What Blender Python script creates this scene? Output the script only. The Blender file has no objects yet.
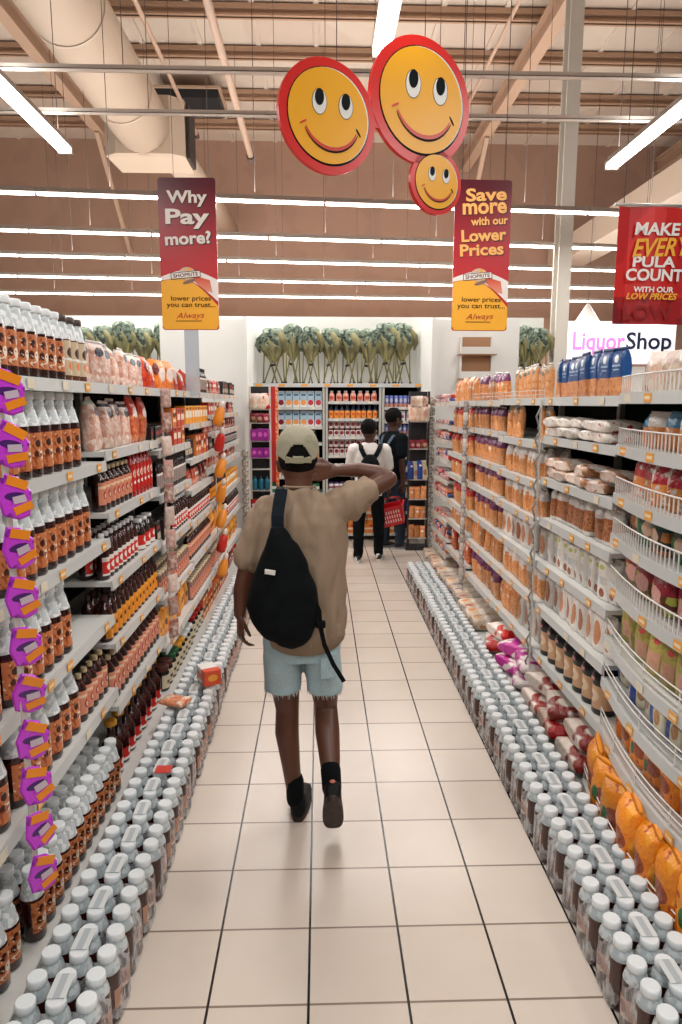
import bpy, bmesh, math, random
from mathutils import Vector, Matrix, Euler, noise

COL = bpy.context.scene.collection
RND = random.Random(11)
PI = math.pi


def lin(c):
    if isinstance(c, str):
        c = [int(c[i:i + 2], 16) / 255 for i in (0, 2, 4)]
    return tuple(((v / 12.92) if v <= .04045 else ((v + .055) / 1.055) ** 2.4) for v in c) + (1.0,)


# ------------------------------------------------------------------ materials
class Nodes:
    def __init__(s, name):
        s.m = bpy.data.materials.new(name)
        s.m.use_nodes = True
        s.nt = s.m.node_tree
        s.b = s.nt.nodes['Principled BSDF']
        s.out = s.nt.nodes['Material Output']

    def n(s, t, **kw):
        x = s.nt.nodes.new(t)
        for k, v in kw.items():
            setattr(x, k, v)
        return x

    def l(s, a, b):
        s.nt.links.new(a, b)

    def math(s, op, a, b=None):
        x = s.n('ShaderNodeMath', operation=op)
        for i, v in enumerate((a, b)):
            if v is None:
                continue
            if isinstance(v, (int, float)):
                x.inputs[i].default_value = v
            else:
                s.l(v, x.inputs[i])
        return x.outputs[0]

    def mix(s, fac, a, b):
        x = s.n('ShaderNodeMix', data_type='RGBA')
        for sock, v in ((x.inputs[0], fac), (x.inputs[6], a), (x.inputs[7], b)):
            if isinstance(v, (int, float)):
                sock.default_value = v
            elif isinstance(v, tuple):
                sock.default_value = v
            else:
                s.l(v, sock)
        return x.outputs[2]


MATS = {}


def mat(name, base, layers=(), rough=.5, metal=0, bump=0, bscale=40, spec=.5, alpha=1, emit=None, es=1, vary=0, trans=0, coat=0):
    """base colour with printed layers laid out in the object's own x/z (front) coordinates"""
    if name in MATS:
        return MATS[name]
    N = Nodes(name)
    tc = N.n('ShaderNodeTexCoord')
    sep = N.n('ShaderNodeSeparateXYZ')
    N.l(tc.outputs['Object'], sep.inputs[0])
    X, Y, Z = sep.outputs
    cur = lin(base)
    for L in layers:
        k = L[0]
        if k in 'er':
            _, cx, cz, rx, rz, col = L[:6]
            a = N.math('DIVIDE', N.math('SUBTRACT', X, cx), rx)
            b = N.math('DIVIDE', N.math('SUBTRACT', Z, cz), rz)
            if k == 'e':
                d = N.math('ADD', N.math('MULTIPLY', a, a), N.math('MULTIPLY', b, b))
            else:
                d = N.math('MAXIMUM', N.math('ABSOLUTE', a), N.math('ABSOLUTE', b))
            f = N.math('LESS_THAN', d, 1.0)
            cur = N.mix(f, cur, lin(col))
        elif k == 'z':      # band
            _, z0, z1, col = L
            f = N.math('MULTIPLY', N.math('GREATER_THAN', Z, z0), N.math('LESS_THAN', Z, z1))
            cur = N.mix(f, cur, lin(col))
        elif k == 'g':      # printed gradient along z
            _, z0, z1, col = L
            mr = N.n('ShaderNodeMapRange')
            N.l(Z, mr.inputs[0])
            mr.inputs[1].default_value = z0
            mr.inputs[2].default_value = z1
            cur = N.mix(mr.outputs[0], cur, lin(col))
        elif k == 'n':      # blotches
            _, sc, th, col = L[:4]
            t = N.n('ShaderNodeTexNoise')
            N.l(tc.outputs['Object'], t.inputs['Vector'])
            t.inputs['Scale'].default_value = sc
            t.inputs['Detail'].default_value = 1.5
            mr = N.n('ShaderNodeMapRange')
            N.l(t.outputs[0], mr.inputs[0])
            mr.inputs[1].default_value = th - .02
            mr.inputs[2].default_value = th + .02
            f = mr.outputs[0]
            if len(L) > 4:
                f = N.math('MULTIPLY', f, N.math('MULTIPLY', N.math('GREATER_THAN', Z, L[4]), N.math('LESS_THAN', Z, L[5])))
            cur = N.mix(f, cur, lin(col))
        elif k == 'v':      # bits of food seen through a bag
            _, sc, ca, cb, z0, z1 = L[:6]
            t = N.n('ShaderNodeTexVoronoi')
            N.l(tc.outputs['Object'], t.inputs['Vector'])
            t.inputs['Scale'].default_value = sc
            s2 = N.n('ShaderNodeSeparateColor')
            N.l(t.outputs['Color'], s2.inputs[0])
            c = N.mix(s2.outputs[0], lin(ca), lin(cb))
            f = N.math('MULTIPLY', N.math('GREATER_THAN', Z, z0), N.math('LESS_THAN', Z, z1))
            cur = N.mix(f, cur, c)
    if vary:
        oi = N.n('ShaderNodeObjectInfo')
        h = N.n('ShaderNodeHueSaturation')
        mr = N.n('ShaderNodeMapRange')
        N.l(oi.outputs['Random'], mr.inputs[0])
        mr.inputs[3].default_value = 1 - vary
        mr.inputs[4].default_value = 1 + vary
        N.l(mr.outputs[0], h.inputs['Value'])
        if isinstance(cur, tuple):
            h.inputs['Color'].default_value = cur
        else:
            N.l(cur, h.inputs['Color'])
        cur = h.outputs[0]
    bc = N.b.inputs['Base Color']
    if isinstance(cur, tuple):
        bc.default_value = cur
    else:
        N.l(cur, bc)
    N.b.inputs['Roughness'].default_value = rough
    N.b.inputs['Metallic'].default_value = metal
    N.b.inputs['Specular IOR Level'].default_value = spec
    N.b.inputs['Alpha'].default_value = alpha
    N.b.inputs['Transmission Weight'].default_value = trans
    N.b.inputs['Coat Weight'].default_value = coat
    if emit:
        N.b.inputs['Emission Color'].default_value = lin(emit)
        N.b.inputs['Emission Strength'].default_value = es
    if bump:
        t = N.n('ShaderNodeTexNoise')
        N.l(tc.outputs['Object'], t.inputs['Vector'])
        t.inputs['Scale'].default_value = bscale
        t.inputs['Detail'].default_value = 3
        bm = N.n('ShaderNodeBump')
        bm.inputs['Strength'].default_value = bump
        bm.inputs['Distance'].default_value = .01
        N.l(t.outputs[0], bm.inputs['Height'])
        N.l(bm.outputs[0], N.b.inputs['Normal'])
    MATS[name] = N.m
    return N.m


# ------------------------------------------------------------------ mesh buffer
class MB:
    def __init__(s):
        s.v, s.f, s.mi, s.sm = [], [], [], []

    def face(s, idx, mi=0, sm=False):
        s.f.append(idx); s.mi.append(mi); s.sm.append(sm)

    def box(s, x0, x1, y0, y1, z0, z1, mi=0, M=None):
        b = len(s.v)
        P = [(x0, y0, z0), (x1, y0, z0), (x1, y1, z0), (x0, y1, z0), (x0, y0, z1), (x1, y0, z1), (x1, y1, z1), (x0, y1, z1)]
        if M:
            P = [tuple(M @ Vector(p)) for p in P]
        s.v += P
        for q in ((0, 3, 2, 1), (4, 5, 6, 7), (0, 1, 5, 4), (1, 2, 6, 5), (2, 3, 7, 6), (3, 0, 4, 7)):
            s.face([b + i for i in q], mi)
        return s

    def cbox(s, x0, x1, y0, y1, z0, z1, c=.004, mi=0):
        """box with chamfered vertical edges and top"""
        def ring(z, i):
            a0, a1, b0, b1 = x0 + i, x1 - i, y0 + i, y1 - i
            return [(a0 + c, b0, z), (a1 - c, b0, z), (a1, b0 + c, z), (a1, b1 - c, z), (a1 - c, b1, z), (a0 + c, b1, z), (a0, b1 - c, z), (a0, b0 + c, z)]
        s.loft([ring(z0, c), ring(z0 + c, 0), ring(z1 - c, 0), ring(z1, c)], mi, False)
        return s

    def loft(s, rings, mi=0, sm=True, cap=True, closed=True, mis=None):
        n = len(rings[0])
        b = len(s.v)
        for r in rings:
            s.v += [tuple(p) for p in r]
        for k in range(len(rings) - 1):
            m = mis[k] if mis else mi
            for i in range(n if closed else n - 1):
                j = (i + 1) % n
                s.face([b + k * n + i, b + k * n + j, b + (k + 1) * n + j, b + (k + 1) * n + i], m, sm)
        if cap:
            s.face([b + i for i in reversed(range(n))], mis[0] if mis else mi)
            s.face([b + (len(rings) - 1) * n + i for i in range(n)], mis[-1] if mis else mi)
        return s

    def lathe(s, prof, cx=0, cy=0, n=16, mi=0, mis=None, sm=True, a0=0, a1=None, cap=True):
        rings = []
        full = a1 is None
        for r, z in prof:
            if full:
                rings.append([(cx + r * math.cos(2 * PI * i / n), cy + r * math.sin(2 * PI * i / n), z) for i in range(n)])
            else:
                rings.append([(cx + r * math.cos(a0 + (a1 - a0) * i / (n - 1)), cy + r * math.sin(a0 + (a1 - a0) * i / (n - 1)), z) for i in range(n)])
        return s.loft(rings, mi, sm, cap and full, full, mis)

    def tube(s, pts, r, n=8, mi=0, sm=True, cap=True):
        pts = [Vector(p) for p in pts]
        rr = r if isinstance(r, (list, tuple)) else [r] * len(pts)
        rings = []
        up = None
        for i, p in enumerate(pts):
            d = (pts[min(i + 1, len(pts) - 1)] - pts[max(i - 1, 0)]).normalized()
            if up is None:
                up = Vector((0, 0, 1)) if abs(d.z) < .9 else Vector((0, 1, 0))
            u = d.cross(up).normalized()
            w = u.cross(d).normalized()
            up = w
            rings.append([p + (u * math.cos(2 * PI * k / n) + w * math.sin(2 * PI * k / n)) * rr[i] for k in range(n)])
        return s.loft([list(reversed(q)) for q in rings], mi, sm, cap)

    def bar(s, p0, p1, w, h, mi=0):
        p0, p1 = Vector(p0), Vector(p1)
        d = (p1 - p0).normalized()
        up = Vector((0, 0, 1)) if abs(d.z) < .9 else Vector((0, 1, 0))
        u = d.cross(up).normalized(); w2 = u.cross(d)
        r = lambda p: [p + u * a * w / 2 + w2 * b * h / 2 for a, b in ((-1, -1), (-1, 1), (1, 1), (1, -1))]
        return s.loft([r(p0), r(p1)], mi, False)

    def ell(s, c, rx, ry, rz, n=16, m=10, mi=0, R=None):
        rings = []
        for j in range(1, m):
            t = PI * j / m
            rings.append([(rx * math.sin(t) * math.cos(2 * PI * i / n), ry * math.sin(t) * math.sin(2 * PI * i / n), -rz * math.cos(t)) for i in range(n)])
        if R:
            rings = [[R @ Vector(p) for p in r] for r in rings]
        rings = [[(p[0] + c[0], p[1] + c[1], p[2] + c[2]) for p in r] for r in rings]
        return s.loft(rings, mi, True)

    def cap_tube(s, pts, radii, n=12):
        """closed tapered limb with rounded ends"""
        pts = [Vector(p) for p in pts]
        d0 = (pts[0] - pts[1]).normalized(); d1 = (pts[-1] - pts[-2]).normalized()
        P = [pts[0] + d0 * radii[0] * .9, pts[0] + d0 * radii[0] * .5] + pts + [pts[-1] + d1 * radii[-1] * .5, pts[-1] + d1 * radii[-1] * .9]
        Rr = [radii[0] * .35, radii[0] * .85] + list(radii) + [radii[-1] * .85, radii[-1] * .35]
        return s.tube(P, Rr, n)

    def rings(s, lst, n=24, p=2.3):
        """stack of super-ellipses: (cx,cy,z,rx,ry)"""
        out = []
        for cx, cy, z, rx, ry in lst:
            r = []
            for i in range(n):
                a = 2 * PI * i / n
                c, q = math.cos(a), math.sin(a)
                r.append((cx + rx * math.copysign(abs(c) ** (2 / p), c), cy + ry * math.copysign(abs(q) ** (2 / p), q), z))
            out.append(r)
        return s.loft(out)

    def mesh(s, name, mats):
        me = bpy.data.meshes.new(name)
        me.from_pydata(s.v, [], s.f)
        for m in (mats if isinstance(mats, (list, tuple)) else [mats]):
            me.materials.append(m)
        me.polygons.foreach_set('material_index', s.mi)
        me.polygons.foreach_set('use_smooth', s.sm)
        me.update()
        return me

    def build(s, name, mats, parent=None, loc=None, rz=0):
        o = bpy.data.objects.new(name, s.mesh(name, mats))
        COL.objects.link(o)
        if parent:
            o.parent = parent
        if loc:
            o.location = loc
        if rz:
            o.rotation_euler.z = rz
        return o


def fuse(name, pieces, voxel, mats, parent=None, smooth=4, wob=0, wsc=6, wst=(1, 1, 1)):
    """grow one continuous skin over overlapping closed pieces"""
    me = pieces.mesh(name, mats)
    o = bpy.data.objects.new(name, me)
    COL.objects.link(o)
    r = o.modifiers.new('r', 'REMESH'); r.mode = 'VOXEL'; r.voxel_size = voxel; r.use_smooth_shade = True
    if smooth:
        q = o.modifiers.new('s', 'SMOOTH'); q.factor = .6; q.iterations = smooth
    dg = bpy.context.evaluated_depsgraph_get()
    m2 = bpy.data.meshes.new_from_object(o.evaluated_get(dg))
    m2.name = name
    o.modifiers.clear()
    o.data = m2
    if not m2.materials:
        m2.materials.append(mats if not isinstance(mats, (list, tuple)) else mats[0])
    if wob:
        m2.update()
        nr = [v.normal.copy() for v in m2.vertices]
        for v, nn in zip(m2.vertices, nr):
            c = Vector((v.co.x * wst[0], v.co.y * wst[1], v.co.z * wst[2])) * wsc
            f = abs(noise.noise(c)) * 1.6 - .4 + .4 * noise.noise(c * 2.3)
            v.co += nn * wob * f
    for p in m2.polygons:
        p.use_smooth = True
    if parent:
        o.parent = parent
    return o


def empty(name, loc=(0, 0, 0), rz=0):
    o = bpy.data.objects.new(name, None)
    o.empty_display_size = .05
    COL.objects.link(o)
    o.location = loc
    o.rotation_euler.z = rz
    return o


def tag(o, label, cat, group=None, kind=None):
    o['label'] = label
    o['category'] = cat
    if group:
        o['group'] = group
    if kind:
        o['kind'] = kind
    return o


def struct(o):
    o['kind'] = 'structure'
    return o


def text(s, name, parent, m, x, z, w, h, y=0, fat=0, shear=0, ext=.0008, rot=0, align='CENTER'):
    """lettering standing in the x/z plane, facing -y, fitted to width w and height h, centred at x, z"""
    cu = bpy.data.curves.new(name, 'FONT')
    cu.body = s; cu.size = 1; cu.offset = fat; cu.shear = shear; cu.extrude = 0; cu.resolution_u = 3
    t = bpy.data.objects.new(name, cu)
    COL.objects.link(t)
    dg = bpy.context.evaluated_depsgraph_get()
    me = bpy.data.meshes.new_from_object(t.evaluated_get(dg))
    bpy.data.objects.remove(t)
    xs = [v.co.x for v in me.vertices]; ys = [v.co.y for v in me.vertices]
    x0, x1, y0, y1 = min(xs), max(xs), min(ys), max(ys)
    c, q = math.cos(rot), math.sin(rot)
    for v in me.vertices:
        a = ((v.co.x - x0) / (x1 - x0) - .5) * w
        b = ((v.co.y - y0) / (y1 - y0) - .5) * h
        v.co = (x + a * c - b * q, y, z + a * q + b * c)
    me.materials.clear(); me.materials.append(m)
    o = bpy.data.objects.new(name, me)
    COL.objects.link(o); o.parent = parent
    return o


ORD = 'zeroth first second third fourth fifth sixth seventh eighth ninth tenth eleventh twelfth thirteenth fourteenth fifteenth sixteenth seventeenth eighteenth nineteenth twentieth'.split()


def ordn(n):
    if n <= 20:
        return ORD[n]
    tens = {2: 'twenty', 3: 'thirty', 4: 'forty'}
    if n % 10 == 0:
        return {30: 'thirtieth', 40: 'fortieth'}[n]
    return tens[n // 10] + '-' + ORD[n % 10]


def tree(o):
    return [(c, [g for g in c.children]) for c in o.children]


def dup(src, kids, loc, rz, sc=1):
    r = src.copy(); COL.objects.link(r)
    for c, gs in kids:
        d = c.copy(); COL.objects.link(d); d.parent = r
        for g in gs:
            e = g.copy(); COL.objects.link(e); e.parent = d
    return r
WORLD = .13
EXPO = 0.0
# ------------------------------------------------------------------ goods: one prototype per kind, front towards -y, base at z = 0
WHITECAP = mat('cap_white', 'eceff0', rough=.35)
FOIL = mat('neck_foil', 'c9d0d2', [('n', 60, .55, 'f2f4f3')], rough=.35, bump=.3, bscale=90)
BROWNG = mat('brown_syrup', '2c0c0a', [('n', 14, .6, '45120e')], rough=.16, coat=.3)
REDG = mat('red_sauce', 'b01712', rough=.2, coat=.3)
DARKG = mat('dark_glass', '140c0c', rough=.15, coat=.4)


def bottle(name, r, h, body, neckm, capm, labelm, lz=(.18, .56), neck=.36, shoulder=.66, fat=1.0, cr=.42, n=14, arc=1.25):
    b = MB()
    zs = h * shoulder
    prof = [(r * .86, 0), (r, h * .03), (r * fat, h * .3), (r, zs), (r * .86, zs + h * .07), (r * neck * 1.25, zs + h * .17), (r * neck, zs + h * .22), (r * neck, h * .93)]
    b.lathe(prof, n=n, mis=[0, 0, 0, 1 if neckm != body else 0, 1, 1, 1])
    o = b.build(name, [body, neckm])
    rc = r * cr
    MB().lathe([(rc * .95, h * .9), (rc, h * .91), (rc, h * .985), (rc * .88, h)], n=n).build('cap', capm, o)
    if labelm:
        z0, z1 = h * lz[0], h * lz[1]
        rr = r * 1.012 * max(1, fat * .995)
        MB().lathe([(rr, z0), (rr, z1)], n=9, a0=-PI / 2 - arc, a1=-PI / 2 + arc, cap=False).build('label', labelm, o)
    return o


def jar(name, r, h, body, lid, labelm, lidh=.2):
    o = MB().lathe([(r * .9, 0), (r, h * .04), (r, h * .72), (r * .86, h * .8), (r * .84, h * .86)], n=14).build(name, body)
    MB().lathe([(r * .93, h * (1 - lidh)), (r * .96, h * (1.01 - lidh)), (r * .96, h * .98), (r * .9, h)], n=14).build('lid', lid, o)
    if labelm:
        MB().lathe([(r * 1.012, h * .12), (r * 1.012, h * .66)], n=9, a0=-PI / 2 - 1.3, a1=-PI / 2 + 1.3, cap=False).build('label', labelm, o)
    return o


def bag(name, w, h, d, m, seal=None, seed=0, lie=False, card=None, n=18, plump=2.6):
    """pillow bag: belly, crimped top seam"""
    w = w * 1.07
    rr = random.Random(seed)
    prof = [(0, .86, .62), (.03, .97, .86), (.15, 1, 1), (.4, .97, 1), (.62, .97, .96), (.78, .97, .84), (.87, .97, .62), (.935, .99, .22), (1, .99, .1)]
    rings = []
    ph = rr.random() * 6
    for t, fw, fd in prof:
        ring = []
        for i in range(n):
            a = 2 * PI * i / n
            c, q = math.cos(a), math.sin(a)
            wob = 1 + .07 * math.sin(3 * a + ph + t * 5) + .05 * math.sin(5 * a - ph + t * 9)
            x = w / 2 * fw * math.copysign(abs(c) ** (2 / plump), c) * (1 + .02 * math.sin(t * 11 + ph))
            y = d / 2 * fd * math.copysign(abs(q) ** (2 / plump), q) * wob + (d * .12 * math.sin(ph + t * 3) * t)
            ring.append((x, y, h * t))
        rings.append(ring)
    top = rings[-2:]
    if lie:
        tf = lambda p: (p[0], p[2] - h / 2, d / 2 - p[1] if False else p[1] + d / 2)
        rings = [[tf(p) for p in r] for r in rings]
        lo = min(p[2] for r in rings for p in r)
        rings = [[(p[0], p[1], p[2] - lo) for p in r] for r in rings]
        rings.reverse()
        o = MB().loft(rings[1:] if seal else rings).build(name, m)
        if seal:
            MB().loft(rings[:2]).build('seal', seal, o)
        return o
    o = MB().loft(rings[:-1] if seal else rings).build(name, m)
    if seal:
        MB().loft(top).build('seal', seal, o)
    if card:
        MB().box(-w * .3, w * .3, -d * .515, -d * .5, h * .3, h * .62).build('label', card, o)
    return o


def carton(name, w, h, d, m, topm=None, gable=False):
    if gable:
        b = MB().cbox(-w / 2, w / 2, -d / 2, d / 2, 0, h * .82, .003)
        o = b.build(name, m)
        g = MB()
        g.loft([[(-w / 2, -d / 2, h * .82), (w / 2, -d / 2, h * .82), (w / 2, d / 2, h * .82), (-w / 2, d / 2, h * .82)],
                [(-w / 2, -.004, h * .95), (w / 2, -.004, h * .95), (w / 2, .004, h * .95), (-w / 2, .004, h * .95)],
                [(-w / 2, -.004, h), (w / 2, -.004, h), (w / 2, .004, h), (-w / 2, .004, h)]], 0, False)
        g.build('gable_top', topm or m, o)
        return o
    o = MB().cbox(-w / 2, w / 2, -d / 2, d / 2, 0, h, .003).build(name, m)
    if topm:
        MB().cbox(-w / 2 - .001, w / 2 + .001, -d / 2 - .001, d / 2 + .001, h * .8, h + .001, .003).build('flap', topm, o)
    return o


# printed faces
L_JUICE = mat('label_juice', 'cc7a48', [('r', 0, .075, .034, .004, 'e9b184'), ('e', -.014, .115, .011, .013, '3a1710'), ('e', .014, .115, .011, .013, 'efe0cc'), ('e', 0, .075, .013, .016, 'f3e6d3'), ('e', -.022, .078, .008, .014, '4a1a10'), ('e', .021, .076, .009, .013, '5a2214'), ('n', 55, .6, 'a04c28'), ('n', 70, .64, 'efd9bf')], rough=.4)
L_CLEAR = mat('label_pale', 'd9c3a5', [('e', 0, .11, .02, .02, '402014'), ('e', 0, .06, .016, .016, 'e8874a'), ('r', 0, .085, .03, .004, 'f5f0ea')], rough=.4)
L_PINK = mat('label_pink', 'dd8f72', [('r', 0, .11, .03, .006, 'f0cfae'), ('e', 0, .075, .016, .02, 'a8302a'), ('e', 0, .072, .008, .01, 'f0d8c0')], rough=.4)
L_REDW = mat('label_red_white', 'f1ebe6', [('z', .03, .085, 'd3281f'), ('e', 0, .06, .018, .016, 'f3efe9')], rough=.4)
L_ORANGE = mat('label_orange', 'f2981c', [('e', 0, .07, .014, .012, '35140d'), ('r', 0, .1, .03, .003, 'f7c04a')], rough=.4)
L_CREAM = mat('label_cream', 'e3d6b8', [('r', 0, .06, .025, .01, '6b3b23')], rough=.45)
L_RED = mat('label_red', 'c31e1a', [('e', 0, .12, .018, .022, 'f0c8b8'), ('e', 0, .075, .014, .01, 'f2efe8'), ('n', 50, .58, '7e0f10')], rough=.35)
CLEARISH = mat('bag_clear', 'cfc9c4', rough=.2, bump=.5)


def food(name, header, ca, cb, h, hz=.7, sc=70, low='', spots=None, lowz=.1, rough=.28):
    lay = [('v', sc, ca, cb, 0, h * hz)]
    if low:
        lay.append(('z', 0, h * lowz, low))
    if spots:
        lay += spots
    return mat(name, header, lay, rough=rough, bump=1.0, bscale=38, vary=.28)


def K_all():
    K = {}

    def k(key, pitch, depth, desc, plural, cat, *protos):
        K[key] = dict(pitch=pitch, depth=depth, desc=desc, plural=plural, cat=cat, protos=[[p, False, tree(p)] for p in protos])
    k('juice', .09, .09, 'tall juice bottle', 'tall juice bottles', 'bottle', bottle('juice_bottle', .044, .29, BROWNG, FOIL, WHITECAP, L_JUICE, (.1, .52), neck=.56, shoulder=.6, cr=.64))
    k('juice_s', .078, .08, 'brown syrup bottle', 'syrup bottles', 'bottle', bottle('syrup_bottle', .038, .25, BROWNG, FOIL, WHITECAP, L_JUICE, (.14, .58), neck=.6, shoulder=.62, cr=.7))
    k('pale', .078, .08, 'pale labelled bottle', 'pale labelled bottles', 'bottle', bottle('syrup_bottle', .036, .25, mat('amber', '6d3f2a', rough=.15), FOIL, mat('cap_dark', '4a3a36', rough=.4), L_CLEAR, (.1, .62), neck=.6, shoulder=.64, cr=.7))
    k('pink', .068, .075, 'pink labelled bottle', 'pink labelled sauce bottles', 'bottle', bottle('sauce_bottle', .031, .2, BROWNG, BROWNG, mat('cap_cream', 'd8c39a', rough=.4), L_PINK, (.16, .66)))
    k('redb', .068, .075, 'bright red sauce bottle', 'red sauce bottles', 'bottle', bottle('sauce_bottle', .031, .235, REDG, REDG, mat('cap_red', '8f1412', rough=.35), L_RED, (.12, .7)))
    k('chut', .07, .075, 'red labelled dark bottle', 'red and white labelled bottles', 'bottle', bottle('sauce_bottle', .032, .21, BROWNG, BROWNG, WHITECAP, L_REDW, (.1, .5)))
    k('must', .068, .075, 'orange labelled bottle', 'orange labelled bottles', 'bottle', bottle('sauce_bottle', .032, .215, BROWNG, BROWNG, mat('cap_maroon', '33100f', rough=.3), L_ORANGE, (.08, .52)))
    k('blk', .1, .1, 'white capped black jar', 'black jars', 'jar', bottle('sauce_jar', .045, .17, DARKG, DARKG, WHITECAP, L_REDW, (.05, .5), neck=.6, shoulder=.62, cr=.66))
    k('slim', .05, .06, 'slim black sauce bottle', 'slim black bottles', 'bottle', bottle('sauce_bottle', .022, .2, DARKG, DARKG, mat('cap_black', '101012', rough=.3), mat('label_silver', '9a8c86', [('r', 0, .12, .02, .01, 'efeae4')], rough=.4), (.15, .62)))
    yc = bottle('sauce_bottle', .05, .27, BROWNG, BROWNG, mat('cap_yellow', 'e8a22a', rough=.35), L_REDW, (.06, .3), neck=.36, shoulder=.5, fat=.97, cr=.6)
    k('ycap', .105, .11, 'round yellow capped bottle', 'yellow capped bottles', 'bottle', yc)
    for key, c, w in (('jb', '5e332c', 'brown'), ('jg', '1f5a34', 'green'), ('jy', 'e0a02c', 'yellow'), ('jw', 'dfe3e2', 'white'), ('jr', 'b3201c', 'red')):
        k(key, .1, .1, '%s lidded jar' % w, 'jars with %s lids' % w, 'jar', jar('sauce_jar', .047, .165, DARKG, mat('lid_' + w, c, rough=.4), L_CREAM))
    # bags
    nb = [food('nut_bag_%d' % i, 'e6cfc6', 'c99079', 'f0ded2', .19, .95, 45, spots=[('e', .01 * (i - 1), .14, .035, .02, '23283f'), ('z', .165, .2, hd)]) for i, hd in enumerate(('cfe0d0', 'e8d8d4', '2a2f48'))]
    k('nuts', .13, .1, 'plump pink nut packet', 'nut packets', 'packet', *[bag('snack_packet', .125, .19, .08, m, CLEARISH, i) for i, m in enumerate(nb)])
    k('rednut', .13, .1, 'tall red orange packet', 'red and orange packets', 'packet', *[bag('snack_packet', .12, .26, .07, food('rednut%d' % i, 'd3412c', 'c2482c', 'e9945a', .26, .6, 40, spots=[('e', 0, .17, .04, .03, 'f1e4d8')]), None, 9 + i) for i in range(2)])
    k('bulk', .2, .16, 'wide orange snack bag', 'wide snack bags', 'bag', *[bag('snack_bag', .2, .19, .12, food('bulk%d' % i, c, c, c2, .19, .5, 30, spots=[('e', .02, .1, .05, .045, 'e9d9cd'), ('e', -.06, .13, .03, .04, '6a1a16')]), None, 20 + i) for i, (c, c2) in enumerate((('d9471f', 'b3271a'), ('f0891c', 'e06a1a')))])
    k('obox', .12, .1, 'small orange carton', 'small orange cartons', 'carton', carton('food_carton', .11, .12, .08, mat('obox', 'd9762e', [('r', 0, .075, .045, .012, '3b1c14'), ('r', 0, .04, .045, .01, 'f1d9b8'), ('e', 0, .1, .02, .012, 'f4efe8')], rough=.45)), carton('food_carton', .11, .12, .08, mat('obox2', 'c6432a', [('r', 0, .06, .045, .02, 'f0e2cc'), ('e', 0, .1, .03, .012, '3a1614')], rough=.45)))
    k('ybox', .12, .1, 'yellow food carton', 'yellow cartons', 'carton', carton('food_carton', .11, .13, .08, mat('ybox', 'f0a028', [('r', 0, .07, .045, .025, 'f2ead8'), ('e', 0, .11, .03, .01, '7a2d16')], rough=.45)))
    k('dkbox', .12, .1, 'black food packet', 'black packets', 'packet', carton('food_packet', .11, .14, .06, mat('dkbox', '1c1a1d', [('r', 0, .05, .04, .02, 'c9b9a0'), ('e', 0, .1, .03, .012, 'b33a2a')], rough=.35)))
    k('redp', .1, .09, 'red spice packet', 'red spice packets', 'packet', *[bag('spice_packet', .09, .13, .04, food('redp%d' % i, c, c, 'e9c9b4', .13, .4, 50, spots=[('e', 0, .08, .03, .015, 'f1e9df')]), None, 30 + i) for i, c in enumerate(('b8211c', 'c94a22', '7d2b1c'))])
    k('orap', .08, .08, 'orange sauce pouch', 'orange sauce pouches', 'pouch', bag('sauce_pouch', .075, .17, .045, food('orap', 'f09a1e', 'e2801a', 'f6b54a', .17, .9, 30, spots=[('e', 0, .08, .02, .02, '6a2a12')]), None, 35))
    k('beigeb', .07, .07, 'beige topped bottle', 'beige topped bottles', 'bottle', bottle('sauce_bottle', .03, .15, mat('mauve', '8c6a60', rough=.3), mat('mauve', ''), mat('cap_sand', 'd9c7a6', rough=.4), L_PINK, (.1, .66), neck=.7, cr=.8))
    # right hand goods
    blue = mat('blue_pack', '1f4c86', [('v', 60, 'e2a06c', 'c67a4c', 0, .085), ('e', 0, .165, .015, .017, 'e9f0f4'), ('r', 0, .135, .03, .004, '9fb9d6'), ('r', 0, .118, .022, .003, '9fb9d6'), ('z', .19, .23, '163d73')], rough=.28, bump=.4, bscale=40, vary=.1)
    k('blue', .09, .1, 'blue window pasta pack', 'blue pasta packs', 'packet', *[bag('pasta_pack', .092, .215, .055, blue, mat('blue_seal', '173a6c', rough=.3), i + 3, plump=6) for i in range(2)])
    k('wlie', .15, .16, 'flat white grain bag', 'flat white grain bags', 'bag', *[bag('grain_bag', .16, .2, .055, food('wlie%d' % i, 'ece7e1', 'efe9e2', 'd7cabd', .4, 2, 60, spots=[('n', 22, .63, c)]), None, 40 + i, lie=True) for i, c in enumerate(('8a7a70', 'b9a58f', 'c04038'))])
    k('blie', .15, .16, 'flat brown white packet', 'white and brown flat packets', 'packet', *[bag('bread_packet', .15, .18, .06, food('blie%d' % i, 'eee8e0', 'f3efe9', 'c98e66', .4, 2, 18, spots=[('n', 18, .6, c)]), None, 50 + i, lie=True) for i, c in enumerate(('c88b62', '9f6a48', 'e8d8c4'))])
    k('rlie', .12, .14, 'flat red white packet', 'red and white flat packets', 'packet', *[bag('flat_packet', .13, .16, .04, food('rlie%d' % i, 'efe3dd', 'f2eae4', 'c33a34', .4, 2, 22, spots=[('n', 20, .57, c)]), None, 60 + i, lie=True) for i, c in enumerate(('c5352f', '2f4a8c', 'd97b45'))])
    k('brnut', .085, .1, 'clear brown nut bag', 'bags of brown nuts', 'bag', *[bag('nut_bag', .085, .19, .06, food('brnut%d' % i, 'ddd8d2', '9c5530', 'c98a5e', .19, .68, 85, low='e8e4de', lowz=.12), CLEARISH, 70 + i) for i in range(3)])
    k('wgrn', .085, .1, 'green printed white packet', 'white packets with green print', 'packet', *[bag('flour_packet', .083, .22, .06, food('wgrn%d' % i, 'e9e7e0', 'eeeae4', 'e0dcd4', .22, 1, 30, spots=[('e', 0, .165, .022, .012, 'b9c36a'), ('e', 0, .04, .02, .022, '9c5c40'), ('r', 0, .1, .02, .02, 'c4cbd2')]), CLEARISH, 80 + i, plump=4) for i in range(2)])
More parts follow.
